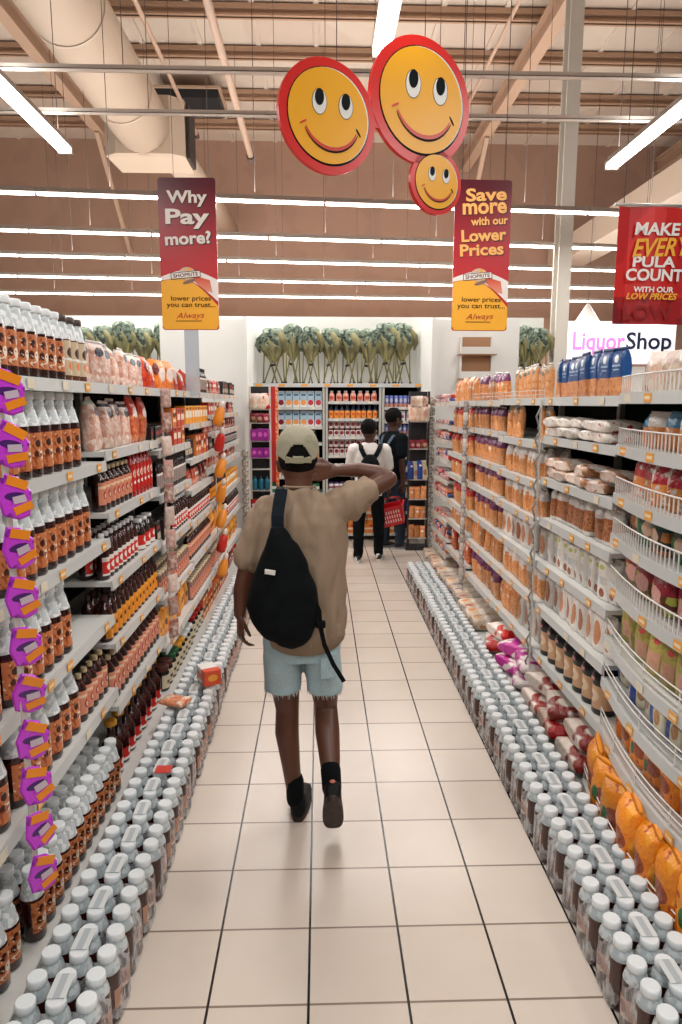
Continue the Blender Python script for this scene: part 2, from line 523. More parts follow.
    k('brbag', .1, .1, 'brown windowed white bag', 'bags with brown windows', 'bag', *[bag('nut_bag', .095, .21, .065, food('brbag%d' % i, 'e9e5e1', 'e9e2dc', 'f2eee9', .21, 1, 40, spots=[('e', 0, .09, .03, .06, c)]), CLEARISH, 90 + i) for i, c in enumerate(('b36a44', 'cf8d66'))])
    bt = MB().lathe([(.05, 0), (.056, .008), (.056, .15), (.05, .165)], n=18).build('spread_jar', mat('blacktop', 'd8ab84', [('z', 0, .03, '14161c'), ('e', .0, .09, .035, .03, 'e9cfae'), ('e', -.012, .085, .014, .012, '8a4a30')], rough=.3))
    MB().lathe([(.056, .14), (.059, .145), (.059, .19), (.05, .215), (.035, .222)], n=18).build('cap', mat('cap_navy', '0b1017', rough=.22), bt)
    MB().box(-.018, .018, -.0605, -.057, .165, .178).build('label', mat('tiny_red_label', 'c98a8a', rough=.4), bt)
    k('btop', .125, .12, 'squat black capped jar', 'black capped jars', 'jar', bt)
    for key, hd, w, hf in (('ppur', '7b3f6a', 'purple', .62), ('pred', 'c32a26', 'red', .66), ('pwhi', 'e8e3df', 'white', .58), ('pora', 'e2813c', 'orange', .95)):
        fm = [food('%s%d' % (key, i), hd, 'd67a3a', 'eeb27a', .2, hf + .06 * i, 75, spots=[('e', 0, .115, .022, .016, 'efe6dc')] if i else None) for i in range(2)]
        k(key, .082, .09, '%s topped pasta bag' % w, 'pasta bags with %s tops' % w, 'bag', *[bag('pasta_bag', .082, .2, .065, fm[i % 2], CLEARISH if w != 'orange' else None, 100 + i + len(K)) for i in range(3)])
    k('tall', .095, .1, 'tall clear pasta bag', 'tall pasta bags', 'bag', *[bag('pasta_bag', .09, .26, .06, food('tall%d' % i, 'b9a68c', 'd98a4c', 'e9b07a', .26, .85, 60, spots=[('e', 0, .2, .03, .02, '3d4a36')]), CLEARISH, 120 + i) for i in range(2)])
    k('maize', .16, .14, 'orange maize bag', 'orange maize bags', 'bag', *[bag('maize_bag', .16, .24, .11, food('maize%d' % i, 'f08c18', 'e77e16', 'f6a42c', .24, 1, 14, spots=[('e', .02, .1, .05, .04, '9c4a2c'), ('e', -.035, .09, .022, .035, '2c6a3c'), ('n', 24, .64, 'b2481f')]), mat('orange_seal', 'f2941e', rough=.3), 130 + i) for i in range(2)])
    k('oil', .1, .1, 'olive yellow pasta bag', 'olive yellow bags', 'bag', *[bag('pasta_bag', .095, .17, .06, food('oil%d' % i, '8e8434', 'a1953f', 'c9bb6a', .17, 1, 35, spots=[('e', 0, .12, .016, .01, 'd8565a'), ('r', 0, .055, .03, .03, 'd9a48a')]), None, 140 + i) for i in range(2)])
    k('milk', .11, .11, 'blue and cream milk pouch', 'blue and cream milk pouches', 'pouch', *[bag('milk_pouch', .105, .19, .06, food('milk%d' % i, 'e3dbc2', 'e3dbc2', 'd4c9a4', .19, 1, 20, spots=[('r', -.04, .1, .03, .1, '23489c'), ('e', -.03, .14, .014, .01, 'e9e9f0'), ('e', .015, .07, .02, .03, 'b98a5c')]), None, 150 + i, plump=4) for i in range(2)])
    k('rbag', .15, .12, 'red snack bag', 'red snack bags', 'bag', *[bag('snack_bag', .15, .16, .09, food('rbag%d' % i, 'b3182a', 'dd7f35', 'e9a35a', .16, .55, 26, spots=[('n', 26, .6, 'e6dcd4')]), None, 160 + i) for i in range(2)])
    k('gbag', .14, .12, 'dark green snack bag', 'dark green bags', 'bag', *[bag('snack_bag', .14, .18, .08, food('gbag%d' % i, '12403c', '0f3438', c, .18, .5, 20, spots=[('n', 20, .62, c), ('e', .02, .07, .03, .03, 'd6b49a')]), None, 170 + i) for i, c in enumerate(('2f6a8c', '2f7a3c', 'c77b3c'))])
    k('dbag', .15, .12, 'maroon snack packet', 'maroon packets', 'packet', *[bag('snack_bag', .14, .14, .08, food('dbag%d' % i, '8a1c30', '5a1626', c, .14, .5, 22, spots=[('e', 0, .06, .04, .03, 'd9a096'), ('n', 22, .63, c)]), None, 180 + i) for i, c in enumerate(('c5344a', 'a8b04a'))])
    k('wbag', .14, .12, 'red and white lolly bag', 'red and white bags', 'bag', *[bag('snack_bag', .14, .15, .08, food('wbag%d' % i, 'e6cfc4', 'e9d9c0', 'd9a08a', .15, .7, 22, spots=[('n', 18, .58, c)]), None, 190 + i) for i, c in enumerate(('c0243c', 'd8a06c', 'ece4d4'))])
    k('mixb', .13, .12, 'small orange and blue bag', 'small mixed bags', 'bag', *[bag('snack_bag', .12, .13, .07, food('mixb%d' % i, c, 'd9803c', 'e9a565', .13, .6, 26), None, 200 + i) for i, c in enumerate(('2f86b4', 'e9e0d8', '4c5a34'))])
    big = []
    for i, (c, c2) in enumerate((('efe7e0', 'c8281f'), ('c9a08a', 'b01f24'), ('e9ddd2', '8e2a22'))):
        big.append(bag('flour_sack', .3, .42, .1, food('big%d' % i, c, c, 'e6d3c4', 1, 2, 8, spots=[('n', 7, .6, c2), ('n', 11, .66, 'a8663f')]), mat('red_seal', 'c32520', rough=.3), 210 + i, lie=True))
    k('big', .32, .4, 'large white and red sack', 'large sacks on the base shelf', 'sack', *big)
    k('mag', .3, .4, 'magenta and white sack', 'magenta sacks', 'sack', bag('flour_sack', .3, .4, .1, food('mag', 'b52a8c', 'b52a8c', 'c94a9c', 1, 2, 8, spots=[('n', 9, .56, 'ece0dc')]), None, 220, lie=True))
    k('blo', .15, .3, 'blue ended loaf bag', 'blue ended loaf bags', 'bag', *[bag('bread_bag', .15, .34, .11, food('blo%d' % i, 'ece8e4', 'efe9e2', 'd9b48c', 1, 2, 12, spots=[('n', 13, .6, c)]), mat('blue_end', '2a4a9a', rough=.3), 230 + i, lie=True) for i, c in enumerate(('2a4f9c', 'c3302c', 'd8965c'))])
    # back wall goods
    for key, fr, w in (('cb1', '7a1530', 'grape'), ('cb2', 'ee9a50', 'peach'), ('cb3', 'c0303c', 'berry')):
        k(key, .098, .09, 'blue %s juice carton' % w, '%s juice cartons' % w, 'carton', carton('juice_carton', .09, .21, .07, mat(key, 'a9c4d4', [('z', 0, .085, 'e6e6e2'), ('e', 0, .06, .036, .036, fr), ('r', 0, .16, .03, .012, '3a5a78'), ('z', .19, .3, 'cfdde2')], rough=.4), None, True))
    k('gor', .12, .1, 'green orange juice pack', 'green and orange pouches', 'pouch', carton('juice_pack', .11, .19, .08, mat('gor', '234034', [('z', 0, .09, 'e08a3c'), ('e', 0, .06, .045, .035, 'f2a04c'), ('r', 0, .14, .04, .015, 'e6ece6')], rough=.35)))
    k('pkj', .085, .09, 'pink drink bottle', 'pink drink bottles', 'bottle', bottle('drink_bottle', .038, .14, mat('pinkd', 'eab0a0', [('e', 0, .05, .03, .025, 'c9503c')], rough=.3), mat('pinkd', ''), WHITECAP, None, neck=.5, cr=.6))
    k('obk', .075, .08, 'black capped orange bottle', 'orange drink bottles', 'bottle', bottle('drink_bottle', .035, .19, mat('orangd', 'ee9c4c', [('e', 0, .06, .022, .02, 'd9622c')], rough=.25), mat('navyn', '20283f', rough=.3), mat('cap_navy2', '151a2c', rough=.3), None, shoulder=.55, neck=.5, cr=.6))
    k('rbk', .075, .08, 'dark red fruit jar', 'dark red fruit jars', 'jar', jar('fruit_jar', .034, .11, mat('rbk', 'ece0dc', [('e', 0, .055, .026, .026, '7d1a20')], rough=.3), mat('lid_dred', '5c1a20', rough=.35), None))
    k('vbk', .075, .08, 'purple labelled jar', 'purple labelled jars', 'jar', jar('fruit_jar', .034, .1, mat('vbk', 'efe8e6', [('z', .02, .045, 'a43c5c')], rough=.3), mat('lid_purple', '4a2a64', rough=.35), None))
    k('obk2', .075, .08, 'orange fruit jar', 'orange fruit jars', 'jar', jar('fruit_jar', .034, .11, mat('obk2', 'f0e6de', [('e', 0, .055, .026, .026, 'ea7a3c')], rough=.3), mat('lid_white2', 'e9e4e0', rough=.35), None))
    k('can', .062, .07, 'blue violet can', 'blue and violet cans', 'can', MB().lathe([(.024, 0), (.029, .01), (.029, .14), (.024, .155)], n=12).build('drink_can', mat('can', '6f7fc4', [('z', 0, .05, 'e3a08c'), ('e', 0, .09, .02, .03, 'c9cfe6')], rough=.25, metal=.3)))
    k('nav', .1, .09, 'navy blue box', 'navy blue boxes', 'box', carton('drink_box', .095, .15, .08, mat('nav', '1b3080', [('r', 0, .09, .03, .02, '4a62b4')], rough=.35)))
    k('whp', .09, .09, 'pink printed packet', 'white packets with pink print', 'packet', carton('drink_box', .085, .13, .07, mat('whp', 'e6e2e6', [('r', 0, .06, .03, .02, 'c95a7c')], rough=.4)))
    k('grn', .1, .09, 'green and white pack', 'green and white packs', 'packet', carton('washing_pack', .095, .13, .08, mat('grn', '1f7a4c', [('z', .05, .09, 'e6ece8')], rough=.35)))
    k('vio', .1, .09, 'violet pack', 'violet packs', 'packet', carton('washing_pack', .095, .15, .08, mat('vio', 'a02a9c', [('e', 0, .08, .03, .03, 'e86ad0')], rough=.35)))
    k('oben', .09, .09, 'blue green bottle', 'blue green bottles', 'bottle', bottle('shampoo_bottle', .035, .19, mat('teal', '1f6a84', rough=.25), mat('teal', ''), mat('cap_teal', '12465c', rough=.3), None))
    k('opk', .13, .12, 'orange drink pack', 'orange drink packs', 'pack', carton('drink_pack', .125, .13, .1, mat('opk', 'ef8c3a', [('z', .05, .075, 'f4d9c0'), ('e', 0, .1, .03, .015, 'd4482c')], rough=.35)))
    return K


K = K_all()
USED = {}


def put(key, x, y, z, rz, label, sc=1.0, jit=.04, zs=None):
    kd = K[key]
    p = RND.choice(kd['protos'])
    if not p[1]:
        p[1] = True
        o = p[0]
    else:
        o = dup(p[0], p[2], None, 0)
    o.location = (x, y, z)
    o.rotation_euler = (0, 0, rz + RND.uniform(-jit, jit))
    soft = kd['cat'] in ('bag', 'packet', 'pouch', 'sack')
    q = RND.uniform(.93, 1.05) if soft else 1
    if soft:
        o.rotation_euler.z = rz + RND.gauss(0, jit * 2.2)
        o.rotation_euler.x = RND.uniform(-.05, .05)
        o.rotation_euler.y = RND.uniform(-.04, .04)
    o.scale = (sc * (RND.uniform(.95, 1.06) if soft else 1), sc * q, (zs or sc) * q)
    o['label'] = label
    o['category'] = kd['cat']
    return o


def run(key, side, x, y0, y1, z, where, rows=1, sc=1.0, zs=None, stack=1, sh=.1, jit=.05, count0=0, pos=None):
    """a line of facings. side: -1 goods face +x, 1 goods face -x, 0 goods face the camera (x0..x1 passed as y0..y1, x = depth)"""
    kd = K[key]
    pt = kd['pitch'] * sc
    n = max(1, int((y1 - y0) / pt + .2))
    pt = (y1 - y0) / n if n > 1 else (y1 - y0)
    dp = kd['depth'] * sc
    for r in range(rows):
        for s_ in range(stack):
            for i in range(n):
                a = y0 + pt * (i + .5) + RND.uniform(-.004, .004)
                d = dp * (r + .5) + .004 + (RND.uniform(0, .02) if kd['cat'] in ('bag', 'packet', 'pouch') else 0)
                if kd['cat'] in ('bag', 'packet') and n > 5 and r == 0 and not pos and RND.random() < .06:
                    continue
                end = 'near end' if side else 'pillar end'
                lab = '%s, %s from %s' % (kd['desc'], ordn(i + 1 + count0), end)
                if stack > 1:
                    lab += (', upper' if s_ else ', lower')
                if r:
                    lab += ', back row'
                lab += ', ' + where
                if pos:
                    px, py = pos(a, d)
                else:
                    px, py = (a, x + d) if side == 0 else (x + side * d, a)
                rz = 0 if side == 0 else (PI / 2 if side < 0 else -PI / 2)
                o = put(key, px, py, z + s_ * sh, rz, lab, sc, jit, zs)
                o['group'] = kd['plural'] + ', ' + where
    return n
# ------------------------------------------------------------------ the building
def floor_mat():
    N = Nodes('floor_tiles')
    tc = N.n('ShaderNodeTexCoord')
    sep = N.n('ShaderNodeSeparateXYZ'); N.l(tc.outputs['Object'], sep.inputs[0])
    T = .3128

    def line(ax, off, hw):
        a = N.math('FRACT', N.math('DIVIDE', N.math('ADD', ax, off), T))
        b = N.math('ABSOLUTE', N.math('SUBTRACT', a, .5))
        return N.math('GREATER_THAN', b, .5 - hw / T)
    lx = line(sep.outputs[0], .3545 + 10 * T, .0042)
    ly = line(sep.outputs[1], -2.4794 + 20 * T, .0042)
    # each tile its own faint tint
    cx = N.math('FLOOR', N.math('DIVIDE', N.math('ADD', sep.outputs[0], .3545 + 10 * T), T))
    cy = N.math('FLOOR', N.math('DIVIDE', N.math('ADD', sep.outputs[1], -2.4794 + 20 * T), T))
    cv = N.n('ShaderNodeCombineXYZ'); N.l(cx, cv.inputs[0]); N.l(cy, cv.inputs[1])
    wn = N.n('ShaderNodeTexWhiteNoise'); N.l(cv.outputs[0], wn.inputs['Vector'])
    ns = N.n('ShaderNodeTexNoise'); ns.inputs['Scale'].default_value = 5; ns.inputs['Detail'].default_value = 5
    N.l(tc.outputs['Object'], ns.inputs['Vector'])
    f = N.math('ADD', N.math('MULTIPLY', wn.outputs[0], .35), N.math('MULTIPLY', ns.outputs[0], .65))
    c = N.mix(f, lin('d6c7b9'), lin('e4d8cc'))
    c = N.mix(ly, c, lin('8d7c6e'))
    c = N.mix(lx, c, lin('15171a'))
    N.l(c, N.b.inputs['Base Color'])
    mr = N.n('ShaderNodeMapRange'); N.l(ns.outputs[0], mr.inputs[0])
    mr.inputs[3].default_value = .16; mr.inputs[4].default_value = .3
    N.l(mr.outputs[0], N.b.inputs['Roughness'])
    N.b.inputs['Specular IOR Level'].default_value = .45
    return N.m


struct(MB().box(-9, 11, -5, 18, -.05, 0).build('floor', floor_mat()))
WHITE = mat('white_paint', 'e4e3de', rough=.6)
BROWN = mat('brown_wall', 'b8937f', [('n', 1.2, .55, 'b28e7b')], rough=.8)
struct(MB().box(-12, 14, 17.4, 17.6, 0, 8.2).build('wall_back', BROWN))
b = MB().box(-5.6, -.87, 9.62, 9.7, 0, 3.02).box(-.87, 1.34, 9.62, 9.7, 0, 3.02).box(1.34, 3.1, 9.62, 9.7, 0, 3.02)
struct(b.build('wall_partition', WHITE))
# corrugated roof sheets
b = MB()
x = -12
while x < 14:
    b.box(x, x + .92, -1, 17.5, 8.0, 8.06); b.box(x + .92, x + 1.0, -1, 17.5, 7.97, 8.03)
    x += 1.0
struct(b.build('ceiling', mat('roof_sheet', 'd9cabb', [('n', .6, .5, 'd2c0b1')], rough=.7)))
PURL = mat('purlin_paint', 'b8947a', rough=.7)
for i, y in enumerate((10.4, 11.75, 13.05, 14.7, 16.15)):
    b = MB().box(-12, 14, y - .07, y + .07, 7.8, 7.83).box(-12, 14, y - .02, y + .02, 7.8, 7.97).box(-12, 14, y - .08, y + .08, 7.9, 7.97)
    tag(b.build('roof_purlin', PURL), 'brown roof purlin, %s one out from the brown end wall' % ordn(5 - i), 'beam', 'purlins under the roof sheets')
BEIGE = mat('beige_steel', 'c4a48c', rough=.6)


def rafter(x, y0, y1, lab, z=7.35):
    b = MB().box(x - .1, x + .1, y0, y1, z, z + .04).box(x - .1, x + .1, y0, y1, z + .3, z + .34).box(x - .015, x + .015, y0, y1, z + .04, z + .3)
    o = b.build('roof_rafter', BEIGE)
    tag(o, lab, 'beam', 'rafters running down the store')
    MB().bar((x, y1 - 2.2, z), (x, y1 - .02, z - 1.9), .09, .09).build('knee_brace', BEIGE, o)
    for yy in (y0 + 1.2, y0 + 4.2):
        MB().bar((x, yy, z + .05), (x + .9, yy + .3, z + .5), .05, .05).build('fly_brace', BEIGE, o)
    return o


rafter(-4.55, 3, 17.35, 'beige roof rafter over the round duct side of the store')
rafter(3.5, 3, 17.35, 'beige roof rafter passing the white column')
rafter(8.2, 3, 17.35, 'beige roof rafter above the red hanging banner side')
# column
b = MB().box(3.16, 3.33, 9.3, 9.33, 0, 8).box(3.16, 3.33, 9.5, 9.53, 0, 8).box(3.26, 3.29, 9.33, 9.5, 0, 8)
COLM = mat('column_paint', 'cfc8bd', rough=.55)
tag(b.build('steel_column', COLM), 'tall pale steel column between the partition and the liquor shop sign', 'column')
# pipes high up
PIPE = mat('pipe_paint', 'c7a893', rough=.5)
for x, y0, y1, z, r, lab in ((-1.05, 3, 11.2, 5.6, .045, 'thick beige pipe running down the middle of the ceiling'), (-2.1, 4, 12.6, 6.4, .03, 'thin beige pipe beside the round duct'),
                             (2.4, 4, 12.8, 6.6, .025, 'thin beige pipe near the white column')):
    o = MB().tube([(x, y0, z), (x, y1, z)], r, 10).build('ceiling_pipe', PIPE)
    tag(o, lab, 'pipe')
    MB().tube([(x, y1, z), (x, y1 + .08, z - .02)], r * 1.5, 10).build('end_fitting', mat('dark_fitting', '5a4238', rough=.5), o)
# cable trays crossing the aisle
TRAY = mat('tray_white', 'dccfc2', rough=.45)
HANG = mat('hanger_wire', '6a5a54', rough=.6)
for y, lab in ((5.36, 'pale cable tray crossing above the smiling faces, lower of two'), (6.1, 'pale cable tray crossing the ceiling behind the first one')):
    o = MB().box(-8, 9, y - .03, y + .03, 4.2, 4.205).box(-8, 9, y - .03, y - .026, 4.2, 4.23).box(-8, 9, y + .026, y + .03, 4.2, 4.23).build('cable_tray', TRAY)
    tag(o, lab, 'cable tray')
    for x in (-4, -1.4, 1.2, 3.4, 5):
        MB().tube([(x, y, 4.205), (x, y, 7.98)], .0035, 5).build('hanger_wire', HANG, o)
# ducts
DUCT = mat('duct_beige', 'c6b19d', rough=.5)
o = empty('air_duct', (-2.67, 7, 6))
tag(o, 'wide round beige air duct ending in a square outlet box', 'air duct')
MB().tube([(0, -5, 0), (0, 4.2, 0)], .42, 28).build('round_duct', DUCT, o)
for y in (-3, -1, 1, 3):
    MB().tube([(0, y - .02, 0), (0, y + .02, 0)], .428, 28, cap=False).build('duct_seam', DUCT, o)
b = MB().loft([[(-.4, 4.1, -.42), (.42, 4.1, -.42), (.42, 4.1, .4), (-.4, 4.1, .4)], [(-.62, 4.35, -.38), (.6, 4.35, -.38), (.6, 4.35, .44), (-.62, 4.35, .44)], [(-.55, 5.0, -.42), (.62, 5.0, -.42), (.62, 5.0, .44), (-.55, 5.0, .44)]], 0, False)
b.build('outlet_box', DUCT, o)
MB().box(.62, .66, 4.4, 4.95, -.38, .4).build('opening_shade', mat('opening_shade_dark', '2a2422', rough=.6), o)  # flat dark plate painted as the shade inside the outlet opening
MB().tube([(.3, 4.95, -.1), (.5, 10, -.1)], .25, 20).build('thin_duct', DUCT, o)
o = MB().box(5.6, 6.3, 6, 17.3, 5.1, 5.6).build('square_duct', mat('duct_pale', 'd6c4b2', rough=.5))
tag(o, 'long square pale duct above the liquor shop sign', 'air duct')
o = MB().box(-3.1, -1.9, 14.0, 14.9, 7.55, 7.7).build('ceiling_hatch', mat('hatch_dark', '20262b', rough=.6))
tag(o, 'dark square hatch in the roof behind the round duct', 'hatch')
MB().box(-3.15, -1.85, 13.95, 14.95, 7.7, 7.74).build('hatch_frame', BEIGE, o)

# ------------------------------------------------------------------ lamps
HOUSE = mat('lamp_housing', 'b9ada4', rough=.4)
TUBE = mat('lamp_tube', 'ffffff', emit='fff8f2', es=14, rough=.4)


def area(name, loc, sx, sy, power, rz=0, rx=0, col=(1, .99, .965)):
    L = bpy.data.lights.new(name, 'AREA')
    L.shape = 'RECTANGLE'; L.size = sx; L.size_y = sy; L.energy = power; L.color = col
    o = bpy.data.objects.new(name, L)
    COL.objects.link(o); o.location = loc; o.rotation_euler = (rx, 0, rz)
    return o


def fixture(x, y, z, ln, rz, lab, group, power, tubes=2):
    o = empty('strip_light', (x, y, z), rz)
    tag(o, lab, 'strip light', group)
    h = ln / 2
    MB().box(-h, h, -.04, .04, .02, .06).box(-h, h, -.062, .062, .0, .02).build('lamp_housing', HOUSE, o)
    for s in ((-.034, .034) if tubes == 2 else (0,)):
        MB().tube([(-h + .02, s, -.025), (h - .02, s, -.025)], .017, 8).build('lamp_tube', TUBE, o)
    MB().box(-h - .02, -h + .01, -.06, .06, -.045, .03).box(h - .01, h + .02, -.06, .06, -.045, .03).build('end_cap', HOUSE, o)
    for s in (-1, 1):
        MB().tube([(s * h * .8, 0, .07), (s * h * .8, 0, 3.7)], .004, 5).build('hanger_wire', HANG, o)
    a = area('lamp_or_fill_light', (x, y, z - .06), ln, .16, power, rz)
    area('lamp_or_fill_light', (x, y, z + .1), ln, .16, power * .16, rz, PI)  # added upward fill above the housing, brightens the roof
    return o


PW = 38.5
for (x, y, lab) in ((-2.17, 5.62, 'strip light with twin tubes above the sauce shelves'), (2.66, 5.85, 'strip light with twin tubes above the pasta shelves'), (.39, 3.9, 'strip light with twin tubes above the smiling faces')):
    fixture(x, y, 4, 1.36, PI / 2, lab, 'lengthwise strip lights', PW)
for (x, y) in ((-2.12, 2.2), (2.61, 2.2), (.39, .6), (.39, -2), (-2.12, -1), (2.61, -1)):
    area('lamp_or_fill_light', (x, y, 4), 1.36, .16, PW, PI / 2)
    area('lamp_or_fill_light', (x, y, 4.1), 1.36, .16, PW * .16, PI / 2, PI)  # second light is an added uplight for the roof, no fixture part
rows = [((-3.278, 7.528), (3.397, 8.106)), ((-3.996, 9.098), (4.158, 9.85)), ((-4.668, 10.569), (4.841, 11.413)), ((-5.436, 12.248), (5.593, 13.134)), ((-6.27, 14.073), (6.299, 14.752))]
names = ('first', 'second', 'third', 'fourth', 'fifth')
for i, (p, q) in enumerate(rows):
    dx, dy = q[0] - p[0], q[1] - p[1]
    L = math.hypot(dx, dy); ux, uy = dx / L, dy / L
    a = math.atan2(uy, ux)
    seg = 1.5
    m = int((L + 3) / seg)
    mx, my = (p[0] + q[0]) / 2, (p[1] + q[1]) / 2
    for k in range(m):
        s = (k - (m - 1) / 2) * seg
        o = empty('strip_light', (mx + ux * s, my + uy * s, 4), a)
        tag(o, 'strip light in the %s crosswise row, %s along from the duct side' % (names[i], ordn(k + 1)), 'strip light', 'crosswise strip lights')
        MB().box(-.745, .745, -.035, .035, .0, .045).build('lamp_housing', HOUSE, o)
        MB().tube([(-.735, 0, -.018), (.735, 0, -.018)], .013, 8).build('lamp_tube', TUBE, o)
        MB().tube([(0, 0, .06), (0, 0, 3.8)], .004, 4).build('hanger_wire', HANG, o)
    area('lamp_or_fill_light', (mx, my, 3.95), m * seg, .12, 31 * m * (.75 if i else .6), a)
    area('lamp_or_fill_light', (mx, my, 4.08), m * seg, .12, 7.5 * m, a, PI)  # upward fill added over the whole row to lift the roof

# ------------------------------------------------------------------ shelving
RAIL = mat('shelf_rail', 'c9cccb', rough=.3)
BOARD = mat('shelf_board', 'd6d6d2', rough=.45)
BACKP = mat('shelf_back', '0c1113', rough=.8, spec=.15)
POST = mat('shelf_post', 'bdbcb4', rough=.4)
TICK = mat('price_ticket', 'f0a63c', [('r', 0, 0, .02, .006, 'f7e0b8')], rough=.4)
TICK2 = mat('price_ticket_pale', 'e6dcc6', rough=.4)


def bay(side, x, y0, y1, levels, depth, lab, group, ticks=3, base=0, posts=True, curve=None):
    o = empty('shelf_bay', (x, (y0 + y1) / 2, 0))
    tag(o, lab, 'shelving bay', group)
    h = (y1 - y0) / 2
    s = side
    top = levels[0]
    MB().box(*(sorted((s * depth, s * (depth + .02)))), -h, h, .02, top + .02).build('back_panel', BACKP, o)
    if posts:
        for e in (-1, 1):
            MB().box(*(sorted((s * (depth - .03), s * depth))), e * h - (.02 if e > 0 else 0), e * h + (.02 if e < 0 else 0), .02, top + .02).build('upright', POST, o)
    for li, z in enumerate(levels):
        fx = -base if (li == len(levels) - 1) else 0
        N = 1 if not curve else 10
        bs, rs = MB(), MB()
        for k in range(N):
            a0, a1 = -h + 2 * h * k / N, -h + 2 * h * (k + 1) / N
            c0 = curve(a0 / h) if curve else 0
            c1 = curve(a1 / h) if curve else 0
            f0, f1 = s * (fx - c0), s * (fx - c1)
            P = lambda X0, X1, d0, d1, za, zb, mb: mb.loft([[(X0 + s * d0, a0, za), (X0 + s * d1, a0, za), (X0 + s * d1, a0, zb), (X0 + s * d0, a0, zb)],
                                                            [(X1 + s * d0, a1, za), (X1 + s * d1, a1, za), (X1 + s * d1, a1, zb), (X1 + s * d0, a1, zb)]], 0, False)
            bs.loft([[(f0 + s * .006, a0, z - .022), (s * depth, a0, z - .022), (s * depth, a0, z), (f0 + s * .006, a0, z)],
                     [(f1 + s * .006, a1, z - .022), (s * depth, a1, z - .022), (s * depth, a1, z), (f1 + s * .006, a1, z)]], 0, False)
            rs.loft([[(f0 - s * .004, a0, z - .04), (f0 + s * .006, a0, z - .04), (f0 + s * .004, a0, z + .004), (f0 - s * .001, a0, z + .004)],
                     [(f1 - s * .004, a1, z - .04), (f1 + s * .006, a1, z - .04), (f1 + s * .004, a1, z + .004), (f1 - s * .001, a1, z + .004)]], 0, False)
        sh = bs.build('shelf', BOARD, o)
        rs.build('price_rail', RAIL, sh)
        nt = ticks if not curve else 4
        for k in range(nt):
            a = -h + 2 * h * (k + RND.uniform(.25, .75)) / nt
            cc = curve(a / h) if curve else 0
            t = MB().box(-.026, .026, -.0012, .0012, -.016, .016).build('price_ticket', TICK if RND.random() < .7 else TICK2, sh)
            t.location = (s * (fx - cc - .0062), a, z - .018)
            t.rotation_euler.z = PI / 2
        if curve and li >= 5:
            f = MB()
            for q in (.05, .075):
                f.tube([(s * (fx - curve((-h + 2 * h * k / 24) / h) + .008), -h + 2 * h * k / 24, z + q) for k in range(25)], .003, 6)
            for k in range(6):
                a = -h + 2 * h * k / 5
                xx = s * (fx - curve(a / h) + .008)
                f.box(xx - .002, xx + .002, a - .002, a + .002, z, z + .077)
            f.build('wire_fence', mat('wire_white', 'e6e2de', rough=.3), sh)
        elif curve:
            f = MB()
            M_ = 44
            pts = []
            zt = z + .07
            for k in range(M_ + 1):
                a = -h + 2 * h * k / M_
                xx = s * (fx - curve(a / h) + .008)
                pts.append((xx, a, zt))
                f.box(xx - .0018, xx + .0018, a - .0018, a + .0018, z, zt)
            f.tube(pts, .0035, 6)
            f.build('wire_fence', mat('wire_white', 'e6e2de', rough=.3), sh)
    return o


LB = [(1.0, 2.0), (2.0, 2.98), (2.98, 3.95), (3.95, 4.92), (4.92, 5.92), (5.92, 6.95), (6.95, 7.95)]
LL = [[1.93, 1.60, 1.26, .91, .565, .09], [1.93, 1.60, 1.26, .91, .565, .09], [1.93, 1.64, 1.37, 1.06, .77, .47, .09], [1.93, 1.575, 1.31, 1.01, .685, .39, .09],
      [1.93, 1.70, 1.445, 1.22, .98, .70, .39, .09], [1.93, 1.75, 1.59, 1.44, 1.29, 1.0, .7, .4, .09], [1.93, 1.75, 1.59, 1.44, 1.29, 1.0, .7, .4, .09]]
for i, ((y0, y1), lv) in enumerate(zip(LB, LL)):
    bay(-1, -.93, y0, y1, lv, .45, 'white steel shelving of sauces, %s bay along the aisle' % ordn(i + 1), 'sauce side shelving bays', base=.03)
RB = [(2.84, 3.8), (3.8, 4.75), (4.75, 5.7), (5.7, 6.62), (6.62, 7.55)]
RL = [[1.88, 1.67, 1.44, 1.21, .955, .70, .42, .14], [1.88, 1.63, 1.40, 1.185, .945, .71, .43, .14], [1.87, 1.655, 1.415, 1.195, .95, .71, .42, .14], [1.87, 1.63, 1.395, 1.19, .93, .735, .46, .14],
      [1.86, 1.64, 1.49, 1.295, 1.09, .92, .68, .5, .35, .14]]
for i, ((y0, y1), lv) in enumerate(zip(RB, RL)):
    bay(1, 1.25, y0, y1, lv, .45, 'white steel shelving of pasta, %s bay after the curved unit' % ordn(i + 1), 'pasta side shelving bays', base=.08)
CL = [1.89, 1.68, 1.475, 1.30, 1.09, .845, .65, .43, .16]
bay(1, 1.25, 1.56, 2.84, CL, .45, 'white curved end shelving with wire fences along each shelf', 'pasta side shelving bays', base=.06, curve=lambda t: .085 * math.cos(t * PI / 2))
CURV = lambda y: 1.25 - .085 * math.cos((y - 2.2) / .64 * PI / 2)

